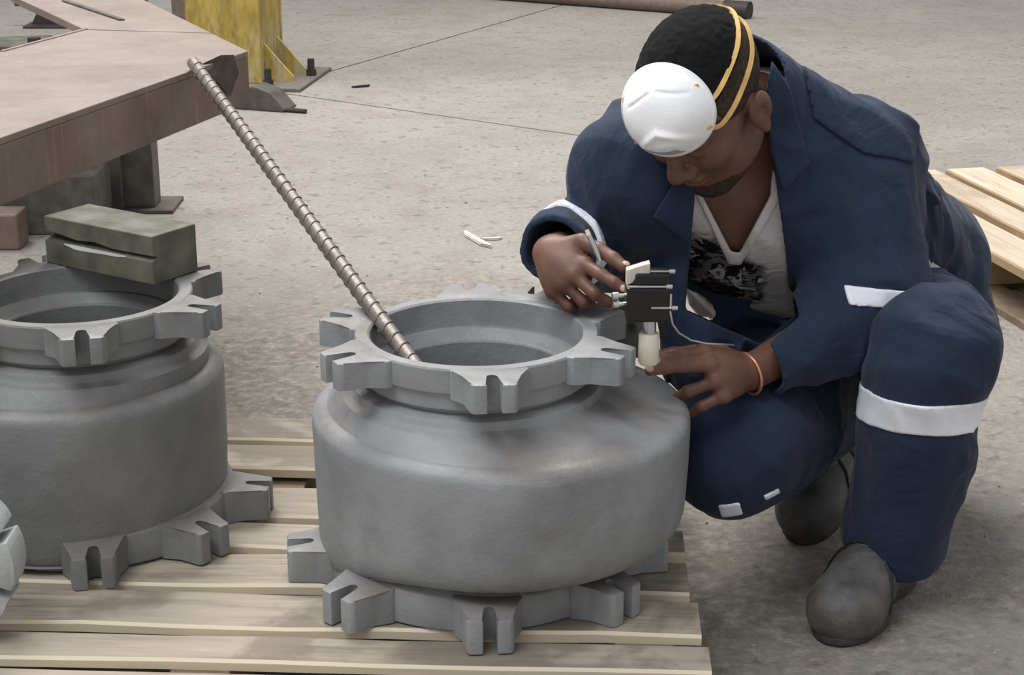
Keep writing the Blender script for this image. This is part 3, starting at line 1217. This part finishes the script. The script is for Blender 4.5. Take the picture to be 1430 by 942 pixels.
# ================================================================== the worker
person = tag(empty('person', (.60, 2.62, 0)), 'person crouching in navy overalls with a white mask on the forehead, gauging the middle casing', 'person')


def adopt(o, par=None):
    """keep world placement while parenting under the worker"""
    par = par or person
    o.parent = par
    o.matrix_parent_inverse = Matrix.Translation(person.location).inverted() if par is person else Matrix()
    return o


# joints
SL, SR = V(.528, 2.60, .645), V(.205, 2.53, .665)
EL, WL = V(.545, 2.50, .462), V(.352, 2.385, .398)
ER, WR = V(.138, 2.68, .520), V(.062, 2.41, .574)
HL, HR = V(.70, 2.86, .325), V(.50, 2.84, .325)
JL, JR = V(.70, 2.87, .425), V(.50, 2.84, .425)
KL, KR = V(.618, 2.375, .435), V(.343, 2.425, .262)
AL, AR = V(.600, 2.455, .10), V(.575, 2.83, .19)
NB = V(.375, 2.575, .735)
PEL = (HL + HR) / 2
CH = V(.40, 2.62, .60)

# head frame: hx = his left, hy = where he looks, hz = crown
yaw, pit = math.radians(40), math.radians(45)
hy = V(-math.sin(yaw) * math.cos(pit), -math.cos(yaw) * math.cos(pit), -math.sin(pit))
hx = V(math.cos(yaw), -math.sin(yaw), 0)
hz = np.cross(hx, hy) * -1
if hz[2] < 0:
    hz = -hz
HC = V(.268, 2.413, .800)
HA = np.stack([hx, hy, hz])


def hp(x, y, z):
    return HC + hx * x + hy * y + hz * z


def hell(c, r):
    return ell(hp(*c), r, HA)


cranium = [('u', hell((0, -.014, .026), (.0775, .098, .090)), 0),
           ('u', hell((0, .046, .030), (.064, .048, .056)), .03)]
head = cranium + [
    ('u', hell((0, .040, -.045), (.062, .056, .070)), .03),
    ('u', hell((0, .062, -.104), (.038, .033, .028)), .025),          # chin
    ('u', hell((.046, .014, -.084), (.018, .045, .026)), .025),       # jaw
    ('u', hell((-.046, .014, -.084), (.018, .045, .026)), .025),
    ('u', hell((0, .086, .012), (.052, .014, .011)), .014),           # brow
    ('u', hell((.040, .070, -.030), (.020, .022, .018)), .02),        # cheeks
    ('u', hell((-.040, .070, -.030), (.020, .022, .018)), .02),
    ('s', hell((.031, .103, -.004), (.017, .016, .011)), .012),       # sockets
    ('s', hell((-.031, .103, -.004), (.017, .016, .011)), .012),
    ('u', hell((.031, .083, -.004), (.0145, .0135, .0125)), .004),    # closed lids
    ('u', hell((-.031, .083, -.004), (.0145, .0135, .0125)), .004),
    ('u', cone(hp(0, .092, .004), hp(0, .114, -.034), .0085, .0135), .010),
    ('u', hell((.014, .102, -.040), (.010, .012, .009)), .008),
    ('u', hell((-.014, .102, -.040), (.010, .012, .009)), .008),
    ('u', hell((0, .094, -.061), (.024, .012, .0075)), .007),         # lips
    ('u', hell((0, .092, -.073), (.021, .012, .008)), .006),
    ('s', hell((0, .107, -.0665), (.022, .008, .0015)), .003),
]
for s in (1, -1):                                                     # ears
    head += [('u', hell((.079 * s, -.008, -.030), (.010, .020, .032)), .008),
             ('u', hell((.087 * s, -.015, -.020), (.006, .016, .026)), .006),
             ('s', hell((.094 * s, -.006, -.026), (.008, .009, .016)), .004),
             ('u', hell((.084 * s, -.002, -.054), (.006, .009, .011)), .005)]

# hands
def finger(base, d, n, segs, bends, r0, r1, side=None, k=.004):
    """chain bending about side = n x d ; positive bend closes towards the palm (-n)"""
    d = d / np.linalg.norm(d)
    n = n - d * (n @ d)
    n /= np.linalg.norm(n)
    p = np.asarray(base, float)
    out = []
    N = len(segs)
    pts = [p]
    for i, (L, bnd) in enumerate(zip(segs, bends)):
        a = math.radians(bnd)
        d, n = d * math.cos(a) - n * math.sin(a), n * math.cos(a) + d * math.sin(a)
        q = p + d * L
        ra = r0 + (r1 - r0) * i / N
        rb = r0 + (r1 - r0) * (i + 1) / N
        out.append(('u', cone(p, q, ra, rb), k))
        p = q
        pts.append(p)
    return out, pts, d, n


def unit(v):
    v = np.asarray(v, float)
    return v / np.linalg.norm(v)


hands = []
nails = []


def hand(W, K, spec, thumb, k=.012):
    """W wrist; K list of four knuckles index..little; spec per finger (dir, backnormal, segs, bends)"""
    for Kp in K:
        hands.append(('u', cone(W + (Kp - W) * .12, Kp, .0165, .0118), k))
    hands.append(('u', ell((W * .45 + (K[1] + K[2]) * .275), (.030, .030, .016), PALM_A), .02))
    for Kp, (d, n, segs, bends, r) in zip(K, spec):
        hands.append(('u', ell(Kp, (r * 1.12,) * 3), .008))
        fs, pts, dd, nn = finger(Kp, unit(d), unit(n), segs, bends, r, r * .78)
        hands.extend(fs)
        nails.append((pts[-1], dd, nn, r * .78))
    b, d, n, segs, bends, r = thumb
    hands.append(('u', cone(W, b, .016, .0125), .012))
    fs, pts, dd, nn = finger(b, unit(d), unit(n), segs, bends, r, r * .8)
    hands.extend(fs)
    nails.append((pts[-1], dd, nn, r * .8))


# his left hand (right in the picture): index and middle reach along the casing shoulder to the gauge foot
dL = unit(V(.189, 2.245, .45) - WL)
nL = unit(V(.18, -.72, .60))
sL = unit(np.cross(dL, nL))
if sL[2] < 0:
    sL = -sL                                  # towards the index side (up)
nL = unit(np.cross(sL, dL))
if nL[1] > 0:
    nL = -nL
PALM_A = np.stack([dL, sL, nL])
KLs = [WL + dL * .092 + sL * .030, WL + dL * .094 + sL * .008 + nL * .003, WL + dL * .086 - sL * .015, WL + dL * .074 - sL * .036 - nL * .004]
hand(WL, KLs,
     [(dL - sL * .10, nL, (.042, .026, .020), (6, 10, 6), .0102),
      (dL + sL * .04, nL, (.046, .030, .022), (10, 12, 10), .0105),
      (dL - sL * .12, nL, (.042, .027, .021), (52, 48, 20), .0100),
      (dL - sL * .28, nL, (.034, .022, .018), (50, 45, 20), .0090)],
     (WL + dL * .040 + sL * .036 - nL * .012, dL * .8 + sL * .25 - nL * .55, nL, (.040, .030, .024), (4, 8, 10), .0115))
# his right hand (left in the picture): wrist dropped, back of the hand to the camera, pinching the gauge knob
KR0 = V(.104, 2.355, .570)
KR3 = V(.060, 2.365, .528)
mid = (KR0 + KR3) / 2
dR = unit(mid - WR)
sR = unit(KR0 - KR3)
nR = unit(np.cross(dR, sR))
if nR[1] > 0:
    nR = -nR
PALM_A = np.stack([dR, sR, nR])
WRh = V(.050, 2.402, .577)
KRs = [KR0, KR0 * .67 + KR3 * .33 + dR * .006 + nR * .004, KR0 * .33 + KR3 * .67 + dR * .004 + nR * .003, KR3]
to = unit(V(.155, 2.30, .552) - KR0)
hand(WRh, KRs,
     [(to, nR, (.038, .022, .016), (-6, 14, 16), .0100),
      (unit(V(.125, 2.30, .530) - KRs[1]), nR, (.040, .024, .019), (18, 50, 40), .0100),
      (unit(V(.108, 2.305, .512) - KRs[2]), nR, (.037, .023, .018), (32, 66, 48), .0096),
      (unit(V(.085, 2.315, .500) - KRs[3]), nR, (.030, .018, .016), (36, 70, 50), .0088)],
     (V(.100, 2.378, .598), unit(V(.158, 2.318, .588) - V(.100, 2.378, .598)), V(.1, -.3, .9), (.034, .028, .022), (2, 8, 6), .0112))

arms = [('u', cone(SL, EL, .052, .040), .03), ('u', cone(EL, WL, .042, .0265), .02),
        ('u', cone(SR, ER, .052, .040), .03), ('u', cone(ER, WR, .042, .0265), .02)]
torso = [('u', cone(SL, SR, .060, .060), 0),
         ('u', cone(CH + V(.075, .0, .0), HL, .105, .10), .08),
         ('u', cone(CH + V(-.075, -.0, .0), HR, .105, .10), .08),
         ('u', cone(NB, hp(0, -.028, -.055), .060, .056), .03),
         ('u', cone(NB, SL, .052, .05), .05), ('u', cone(NB, SR, .052, .05), .05)]
legs = [('u', cone(HL, KL, .078, .052), .05), ('u', cone(KL, AL, .050, .036), .02),
        ('u', cone(HR, KR, .078, .052), .05), ('u', cone(KR, AR, .050, .036), .02)]
body_spec = torso + legs + arms + [('u', group(head), .018)]
# hands join the wrists
body_spec += [('u', group(hands), .012)]
adopt(sdf_mesh('body', body_spec, (-.01, 2.20, .04), (.86, 3.02, .94), .0028, M['skin']))

# finger nails
for p, d, n, r in nails:
    bm_ = bmesh.new()
    bmesh.ops.create_uvsphere(bm_, u_segments=10, v_segments=6, radius=1)
    s_ = np.cross(d, n)
    mt = Matrix([[d[i] * .0062, s_[i] * .0052, n[i] * .0016] for i in range(3)]).to_4x4()
    c = p + n * (r - .0006) + d * .002
    for v in bm_.verts:
        v.co = mt @ v.co + Vector(c)
    adopt(bm_obj('fingernail', bm_, M['nail'], smooth=True))

# hair: crown cap, faded sides, beard
hd = group(head)
cr = group(cranium)
hl = half(hp(0, .075, .052), -(hy * .62 - hz * -.0 + hz * -.78))     # front hairline
hair_spec = [('u', shell(cr, .012, .0065), 0), ('i', half(hp(0, .066, .070), hy * .80 - hz * .60), .01),
             ('i', half(hp(0, -.02, .060), -hz - hy * .10), .012), ('f', folds(.0016, 150, np.eye(3), False), 0)]
adopt(sdf_mesh('hair', hair_spec, HC - .17, HC + .17, .0028, M['hair']))
fade_spec = [('u', shell(cr, .008, .0022), 0), ('i', half(hp(0, .052, .030), hy * .97 + hz * -.2), .01),
             ('i', half(hp(0, -.02, .066), hz + hy * .10), .004), ('i', half(hp(0, -.03, -.030), -hz * .85 + hy * .45), .01)]
adopt(sdf_mesh('faded_hair', fade_spec, HC - .17, HC + .17, .0028, M['fade']))
beard_spec = [('u', shell(hd, .006, .0018), 0), ('i', hell((0, .045, -.104), (.068, .062, .036)), .01),
              ('s', hell((0, .10, -.068), (.026, .02, .013)), .004), ('f', folds(.0012, 220, np.eye(3), False), 0)]
adopt(sdf_mesh('beard', beard_spec, HC - .17, HC + .17, .0028, M['fade']))

# face mask pushed up on the forehead
mc = hp(.020, .089, .084)
mn = unit(hx * .24 + hy * .74 + hz * .56)
mu_ = unit(hz - mn * (hz @ mn))
mu_ = unit(mu_ - hx * .06)
ms = np.cross(mu_, mn)
ms = unit(ms if ms @ hx > 0 else -ms)
bm_ = bmesh.new()
NR, NS = 40, 128
rings = []


def mask_pt(rho, a, off=0.0):
    # outline: slightly pear shaped, wider above, pointed at the nose end (which sits on the hair here)
    rx = .0655 * (1 - .06 * math.sin(a))
    ry = .064 if math.sin(a) > 0 else .061
    x, y = rx * rho * math.cos(a), ry * rho * math.sin(a)
    z = .042 * (1 - rho ** 3.0) ** .8 if rho < 1 else 0
    yy_ = y / .065
    z += .006 * math.exp(-((yy_ + .28 + .55 * abs(x) / .069) / .10) ** 2) * max(0, 1 - (abs(x) / .05) ** 2)      # folded ridge
    z += .0035 * math.exp(-((yy_ + .62) / .10) ** 2) * max(0, 1 - (abs(x) / .05) ** 2)
    z -= .0034 * math.exp(-((yy_ - .60 + .42 * abs(x - .006) / .069) / .032) ** 2) * min(1, max(0, (.046 - abs(x - .006)) / .006)) * min(1, max(.0, (abs(x - .006) - .003) / .004))           # embossed chevron
    w = -.22 * (x * x) / .069 - .10 * y * y / .065     # rim follows the brow
    return mc + ms * x + mu_ * y + mn * (z + w + off - .004)


for i in range(NR + 1):
    rho = i / NR
    rings.append([bm_.verts.new(mask_pt(max(rho, .004), 2 * math.pi * k / NS)) for k in range(NS)])
rim = [bm_.verts.new(Vector(mask_pt(1.0, 2 * math.pi * k / NS)) + Vector(ms * math.cos(2 * math.pi * k / NS) + mu_ * math.sin(2 * math.pi * k / NS)) * .004 - Vector(mn) * .001) for k in range(NS)]
rings.append(rim)
inn = [bm_.verts.new(Vector(mask_pt(1.0, 2 * math.pi * k / NS)) - Vector(mn) * .004) for k in range(NS)]
rings.append(inn)
for r0, r1 in zip(rings, rings[1:]):
    for k in range(NS):
        bm_.faces.new((r0[k], r0[(k + 1) % NS], r1[(k + 1) % NS], r1[k]))
bm_.faces.new(rings[0])
mask = adopt(bm_obj('face_mask', bm_, M['mask'], smooth=True))
tag(mask, 'white cup shaped dust mask pushed up on the forehead')
bm_ = bmesh.new()
fp = []
for k in range(13):
    a = math.radians(208 + (282 - 208) * k / 12)
    fp.append([mask_pt(q, a, .0012) for q in (.99, .93, .87, .82)])
vs_ = [[bm_.verts.new(p) for p in row] for row in fp]
for r0, r1 in zip(vs_, vs_[1:]):
    for k in range(3):
        bm_.faces.new((r0[k], r0[k + 1], r1[k + 1], r1[k]))
fo = adopt(bm_obj('foam_strip', bm_, M['foam'], smooth=True), mask)


def on_head(x, y, z, off):
    p = hp(x, y, z)
    d = unit(p - hp(0, -.012, .005))
    t = .2
    base = hp(0, -.012, .005)
    for _ in range(40):
        dd = hd.f((base + d * t)[None, :])[0]
        t -= dd * .8
    return base + d * (t + off)


def strap(pts, w, off):
    """flat elastic: local head directions projected on the head"""
    P = [on_head(*p, off) if len(p) == 3 else np.asarray(p[3]) for p in pts]
    # resample by Catmull
    Q = []
    for i in range(len(P) - 1):
        p0, p1, p2, p3 = P[max(i - 1, 0)], P[i], P[i + 1], P[min(i + 2, len(P) - 1)]
        for s in range(6):
            t = s / 6
            Q.append(.5 * ((2 * p1) + (-p0 + p2) * t + (2 * p0 - 5 * p1 + 4 * p2 - p3) * t * t + (-p0 + 3 * p1 - 3 * p2 + p3) * t ** 3))
    Q.append(P[-1])
    b = bmesh.new()
    prev = None
    c0 = hp(0, -.012, .01)
    rows = []
    for i, q in enumerate(Q):
        t = unit(Q[min(i + 1, len(Q) - 1)] - Q[max(i - 1, 0)])
        o_ = unit(q - c0)
        o_ = unit(o_ - t * (o_ @ t))
        s_ = np.cross(t, o_)
        ww = w
        rows.append([b.verts.new(q + s_ * ww * a + o_ * e) for a, e in ((-1, -.001), (-1, .0012), (1, .0012), (1, -.001))])
    for r0, r1 in zip(rows, rows[1:]):
        for k in range(4):
            b.faces.new((r0[k], r0[(k + 1) % 4], r1[(k + 1) % 4], r1[k]))
    b.faces.new(rows[0][::-1])
    b.faces.new(rows[-1])
    o = adopt(bm_obj('strap', b, M['strap'], smooth=True, angle=50), mask)
    return o


e_ul = mask_pt(.97, math.radians(28), .003)
e_ll = mask_pt(.97, math.radians(-33), .003)
e_ur = mask_pt(.97, math.radians(152), .003)
e_lr = mask_pt(.97, math.radians(213), .003)
strap([(0, 0, 0, e_ul), (.066, .052, .070), (.074, .020, .068), (.069, -.045, .074), (.035, -.10, .070), (0, -.112, .066), (-.035, -.10, .070), (-.069, -.045, .074), (-.074, .020, .068), (-.066, .052, .070), (0, 0, 0, e_ur)], .0034, .0080)
strap([(0, 0, 0, e_ll), (.072, .055, .026), (.079, .012, .030), (.072, -.05, .040), (.040, -.10, .044), (0, -.113, .045), (-.040, -.10, .044), (-.072, -.05, .040), (-.079, .012, .030), (-.072, .055, .026), (0, 0, 0, e_lr)], .0036, .0055)

# ------------------------------------------------------------------ clothing
e_cam = unit(V(-.10, -.95, .28))
# t-shirt
tee_core = [('u', cone(SL + V(-.03, 0, 0), SR + V(.03, 0, 0), .075, .075), 0),
            ('u', cone(CH + V(.075, .0, .0), HL, .118, .118), .08), ('u', cone(CH + V(-.075, .0, .0), HR, .118, .118), .08),
            ('u', cone(NB, SL, .066, .06), .05), ('u', cone(NB, SR, .066, .06), .05),
            ('f', folds(.006, 16, [[1, .3, .4], [0, .5, .2], [.3, .2, .7]]), 0)]
teeg = group(tee_core)
neckV = prism([V(0.270, 2.430, 0.665), V(0.380, 2.430, 0.730), V(0.377, 2.430, 0.656), V(0.340, 2.470, 0.557), V(0.327, 2.470, 0.559)], e_cam, .25, .4)
tee_spec = [('u', teeg, 0), ('s', neckV, .004), ('s', cone(NB + V(0, 0, -.02), hp(0, -.02, -.06), .075, .09), .004),
            ('i', half(V(.60, 2.86, .36), V(.45, .60, -.60)), .0)]
tee = adopt(sdf_mesh('t_shirt', tee_spec, (.05, 2.30, .34), (.85, 3.05, .84), .004, M['shirt']))
tag(tee, 'pale grey v-neck t-shirt with a black printed picture')


# jacket
GA = [[1.0, .2, .1], [.1, .55, -.3], [.1, .25, .6]]
jac_core = [('u', cone(SL, SR, .090, .090), 0),
            ('u', cone(CH + V(.070, .02, -.01), JL, .128, .130), .08),
            ('u', cone(CH + V(-.080, -.01, -.01), JR, .125, .130), .08),
            ('u', cone(V(.262, 2.505, .50), V(.290, 2.495, .385), .050, .050), .06), ('u', cone(V(.300, 2.52, .405), V(.40, 2.56, .375), .05, .06), .05),
            ('u', cone(NB + V(0, .0, -.01), SL, .085, .088), .06), ('u', cone(NB + V(0, 0, -.01), SR, .085, .088), .06),
            ('u', cone(NB + V(-.01, .01, -.01), NB + V(-.045, -.07, .055), .086, .080), .03),
            ('u', cone(SL, EL, .088, .082), .05), ('u', cone(EL, WL + unit(WL - EL) * .0, .078, .048), .03),
            ('u', cone(SR, ER, .090, .074), .05), ('u', cone(ER, WR + unit(WR - ER) * .02, .078, .044), .02),
            ('f', folds(.014, 8, GA), 0), ('f', folds(.0055, 21, GA, True, 5.0), 0)]
jacg = group(jac_core)
openV = prism([V(0.266, 2.430, 0.672), V(0.366, 2.430, 0.751), V(0.433, 2.520, 0.443), V(0.384, 2.520, 0.398), V(0.265, 2.500, 0.458)], e_cam, .5, .13)
dEL, dER = unit(WL - EL), unit(WR - ER)
jac_spec = [('u', shell(jacg, .010), 0), ('s', openV, .006),
            ('s', cone(NB + V(0, 0, -.01), hp(0, -.03, -.05) + V(0, 0, .04), .069, .078), .006),
            ('s', cyl(WL - dEL * .022, WL + dEL * .2, .075), .004),
            ('s', cyl(WR - dER * .002, WR + dER * .2, .10), .004),
            ('i', half(V(.64, 2.94, .40), V(.45, .62, -.60)), .004)]
jacket = adopt(sdf_mesh('jacket', jac_spec, (-.06, 2.26, .28), (.92, 3.06, .92), .0042, M['navy']))
tag(jacket, 'navy workwear jacket worn open at the front')


def patch(name, core, off, th, clip, lo, hi, mat, par, h=.0028, label=None, k=.0):
    sp = [('u', shell(core, th, off), 0)] + [('i', c, k) for c in clip]
    o = adopt(sdf_mesh(name, sp, lo, hi, h, mat), par)
    if label:
        tag(o, label)
    return o


def inv(pr):
    return Prim(lambda P: -pr.f(P), pr.c, 50)


def slab(p, n, w):
    n = unit(n)
    p = np.asarray(p, float)
    return Prim(lambda P: np.abs((P - p) @ n) - w, p, 50)


neck_big = prism([V(0.258, 2.430, 0.672), V(0.395, 2.430, 0.740), V(0.392, 2.430, 0.650), V(0.343, 2.470, 0.537), V(0.324, 2.470, 0.539)], e_cam, .25, .12)
nb_ = patch('neckband', teeg, .0045, .010, [inv(neckV), neck_big, half(NB + V(0, .0, 0), V(0, 1, -.2))], (.20, 2.30, .50), (.46, 2.66, .675), M['band_cloth'], tee, .003)
# reflective bands on the sleeves
slv_r = group([('u', cone(ER, WR + unit(WR - ER) * .02, .078, .044), 0), jac_core[-2], jac_core[-1]])
pb = EL + (SL - EL) * .16 + V(.0, -.03, 0)
patch('reflective_band', jacg, .003, .008, [slab(pb, V(.10, .15, 1), .0135), ell(pb + V(.02, 0, 0), (.088, .13, .10))], pb - .16, pb + .16, M['reflect'], jacket)
pb = ER + (WR - ER) * .80
patch('reflective_band', slv_r, .0055, .012, [slab(pb, (WR - ER), .0095), cyl(pb - dER * .04, pb + dER * .04, .110)], pb - .16, pb + .16, M['reflect'], jacket)

# collar leaves
col_l = prism([V(.370, 2.45, .845), V(.400, 2.45, .800), V(.432, 2.44, .700), V(.395, 2.44, .655), V(.372, 2.44, .720), V(.362, 2.44, .80)], e_cam, .3, .4)
patch('collar', jacg, .011, .008, [col_l, half(NB + V(0, .03, 0), V(0, 1, -.2)), inv(openV)], (.28, 2.28, .58), (.55, 2.70, .90), M['navy'], jacket, .003)
col_r = prism([V(.27, 2.43, .70), V(.245, 2.43, .69), V(.205, 2.43, .62), V(.255, 2.43, .585), V(.28, 2.43, .64)], e_cam, .12, .4)
patch('collar', jacg, .011, .008, [col_r, inv(openV)], (.14, 2.28, .52), (.34, 2.66, .80), M['navy'], jacket, .003)

yoke = prism([V(0.429, 2.550, 0.821), V(0.624, 2.600, 0.727), V(0.595, 2.550, 0.636), V(0.519, 2.500, 0.698), V(0.446, 2.460, 0.720)], e_cam, .3, .4)
patch('shoulder_yoke', jacg, .0055, .012, [yoke], (.30, 2.36, .56), (.74, 2.90, .88), M['navy'], jacket, .004)

# trousers
TA = [[.8, .2, .1], [.1, .8, .2], [.1, .1, .55]]
tr_core = [('u', cone(HL, HR, .125, .125), 0), ('u', cone(HL, KL, .112, .083), .06), ('u', cone(KL, AL + V(.0, -.01, .0), .084, .082), .04),
           ('u', cone(HR, KR, .135, .094), .06), ('u', cone(KR, AR + V(0, -.02, 0), .086, .074), .05),
           ('u', ell(PEL + V(.02, .06, -.02), (.17, .13, .14)), .05),
           ('f', folds(.013, 8, TA), 0), ('f', folds(.006, 20, TA, True, 3.0), 0)]
trg = group(tr_core)
dAL, dAR = unit(AL - KL), unit(AR - KR)
tr_spec = [('u', shell(trg, .010), 0), ('s', cyl(AL + V(0, -.01, .0) + dAL * .02, AL + dAL * .25, .12), .004),
           ('s', cyl(AR - dAR * .01, AR + dAR * .2, .12), .004), ('s', half(V(.6, 2.8, .52), V(-.1, -.3, -1)), .004)]
trousers = adopt(sdf_mesh('trousers', tr_spec, (.12, 2.18, .02), (.98, 3.12, .62), .0048, M['navy2']))
tag(trousers, 'navy work trousers with white reflective bands')
pb = KL + (AL - KL) * .27
patch('reflective_band', trg, .003, .008, [slab(pb, V(.02, .10, 1), .025), ell(pb, (.15, .15, .12))], pb - .17, pb + .17, M['reflect'], trousers)
for q, r_ in ((V(0.324, 2.370, 0.197), (.014, .05, .012)), (V(0.384, 2.420, 0.223), (.011, .05, .005))):
    patch('reflective_band', trg, .003, .008, [slab(q, V(.95, 0, .3), r_[0] * 1.15), slab(q, V(-.3, 0, .95), r_[2] * 1.2), ell(q, (.1, .1, .1))], q - .13, q + .13, M['reflect'], trousers)


# boots
def boot(heel, toe, ankle, lift, label):
    """heel/toe ground points of the sole line, ankle the shaft top"""
    heel, toe, ankle = V(*heel), V(*toe), V(*ankle)
    d = unit(toe - heel)
    sd = unit(np.cross(d, V(0, 0, 1)))
    up = unit(np.cross(sd, d))
    if up[2] < 0:
        up = -up
    L = np.linalg.norm(toe - heel)
    A = np.stack([d, sd, up])
    core = [('u', ell(heel + d * L * .20 + up * .045, (.058, .040, .050), A), 0),
            ('u', ell(heel + d * L * .72 + up * .040, (.088, .0545, .050), A), .04),
            ('u', ell(heel + d * L * .82 + up * .036, (.064, .055, .050), A), .02),
            ('u', cone(heel + d * L * .28 + up * .06, heel + d * L * .58 + up * .072, .048, .040), .04),
            ('u', cone(heel + d * L * .22 + up * .06, ankle, .048, .048), .03),
            ('f', folds(.0014, 24, np.eye(3)), 0)]
    g_ = group(core)
    lo, hi = np.minimum(np.minimum(heel, toe), ankle) - .12, np.maximum(np.maximum(heel, toe), ankle) + .12
    o = adopt(sdf_mesh('boot', [('u', g_, 0), ('s', half(heel + up * .012, up), .003)], lo, hi, .0034, M['boot']))
    tag(o, label)
    so = sdf_mesh('sole', [('u', ell(heel + d * L * .20 + up * .016, (.062, .044, .2), A), 0), ('u', ell(heel + d * L * .71 + up * .016, (.094, .0545, .2), A), .05),
                           ('i', half(heel + up * .0165, up), .002), ('i', half(heel + up * .001, -up), .002)], lo, hi, .0034, M['sole'])
    adopt(so, o)
    # seam and welt across the toe cap
    sm = patch('toe_seam', g_, .0036, .007, [slab(heel + d * L * .74, d * .9 + up * .35, .0030), half(heel + up * .03, -up)], lo, hi, M['black'], o, .0028)
    for s_ in (1, -1):
        patch('elastic_panel', g_, .0034, .007, [ell(heel + d * L * .34 + up * .085 + sd * .045 * s_, (.030, .05, .036), A)], lo, hi, M['bolt'], o, .0030)
    return o


boot((.632, 2.540, .0), (.475, 2.292, .0), (.604, 2.475, .125), 0, 'scuffed grey boot nearest to the camera')
boot((.600, 2.885, .085), (.488, 2.640, .004), (.580, 2.845, .20), 0, 'scuffed grey boot behind, with its heel raised')

# bracelet
b_ = bmesh.new()
bc = WL + dEL * .006
u0 = unit(np.cross(dEL, V(0, 0, 1)))
u1 = np.cross(dEL, u0)
pts = [bc + u0 * .0315 * math.cos(t * math.pi / 16) + u1 * .0315 * math.sin(t * math.pi / 16) + dEL * .004 * math.sin(t * math.pi / 16) for t in range(33)]
add_tube(b_, pts, .0024, 8)
tag(adopt(bm_obj('bracelet', b_, M['copper'], smooth=True)), 'thin copper bracelet on the wrist')

# ------------------------------------------------------------------ gauge in his hands
gx, gy = .190, 2.262
ga = tag(empty('measuring_gauge', (gx, gy, .452)), 'black hand-held measuring gauge with an ivory foot, held in both hands of the worker', 'gauge')


def add_lathe_cap(b, prof, seg=24):
    rings = [[b.verts.new((max(r, 1e-4) * math.cos(2 * math.pi * k / seg), max(r, 1e-4) * math.sin(2 * math.pi * k / seg), z)) for k in range(seg)] for r, z in prof]
    for r0, r1 in zip(rings, rings[1:]):
        for k in range(seg):
            b.faces.new((r0[k], r0[(k + 1) % seg], r1[(k + 1) % seg], r1[k]))


def gpart(name, fn, mat, smooth=False, angle=40):
    b = bmesh.new()
    fn(b)
    return bm_obj(name, b, mat, ga, smooth=smooth, angle=angle if smooth else None)


gpart('foot', lambda b: add_lathe_cap(b, [(.0, .002), (.0125, .002), (.0145, .005), (.0145, .044), (.013, .047), (.0, .047)]), M['ivory'], True)
gpart('stem', lambda b: add_lathe_cap(b, [(.0, .046), (.0095, .046), (.0095, .070), (.0, .070)]), M['chrome'], True)
gpart('body', lambda b: add_box(b, (-.034, -.022, .068), (.027, .022, .118), bevel=.004), M['black'])
gpart('head_block', lambda b: add_box(b, (-.022, -.018, .118), (.026, .018, .136), bevel=.003), M['black'])
gpart('cover', lambda b: add_prism(b, [(-.034, .118), (-.034, .140), (-.012, .147), (-.002, .150), (-.002, .122), (-.010, .130), (-.018, .136), (-.026, .122)], -.006, .012, .001, Matrix.Rotation(math.radians(90), 4, 'X')), M['chip'])
for z, x0, x1, y in ((.1385, -.002, .030, -.012), (.120, -.034, .026, -.0225), (.090, .0, .034, -.0235)):
    gpart('pin', lambda b: (add_tube(b, [(x0, y, z), (x1, y, z)], .0016, 8), add_tube(b, [(x1 - .006, y, z), (x1 + .002, y, z)], .0034, 10)), M['chrome'], True)
gpart('pin', lambda b: add_tube(b, [(.0265, -.0225, .088), (.0265, -.0225, .110)], .0017, 8), M['chrome'], True)
for x, z in ((-.048, .104), (-.047, .092)):
    gpart('knob', lambda b: (add_tube(b, [(x - .004, -.014, z), (x + .016, -.010, z)], .003, 8), add_tube(b, [(x - .005, -.014, z), (x + .003, -.0125, z)], .0052, 12)), M['chrome'], True)
crd = [(.026, -.02, .085), (.030, -.02, .066), (.040, -.01, .050), (.058, .0, .036), (.082, .015, .026), (.104, .03, .020), (.125, .05, .012)]
gpart('cord', lambda b: add_tube(b, crd, .0014, 6), M['chrome'], True)

pn = tag(empty('pen', tuple(V(.118, 2.325, .592))), 'short bright metal pen held between the fingers of the left hand in the picture', 'pen')
b = bmesh.new()
add_tube(b, [(.006, .006, -.010), (-.002, .010, .010), (-.010, .014, .026)], [.0032, .0042, .0042], 10)
bm_obj('barrel', b, M['chrome'], pn, smooth=True, angle=50)
b = bmesh.new()
add_tube(b, [(-.010, .014, .026), (-.013, .0155, .033)], [.0036, .0030], 10)
bm_obj('cap', b, M['ivory'], pn, smooth=True, angle=50)
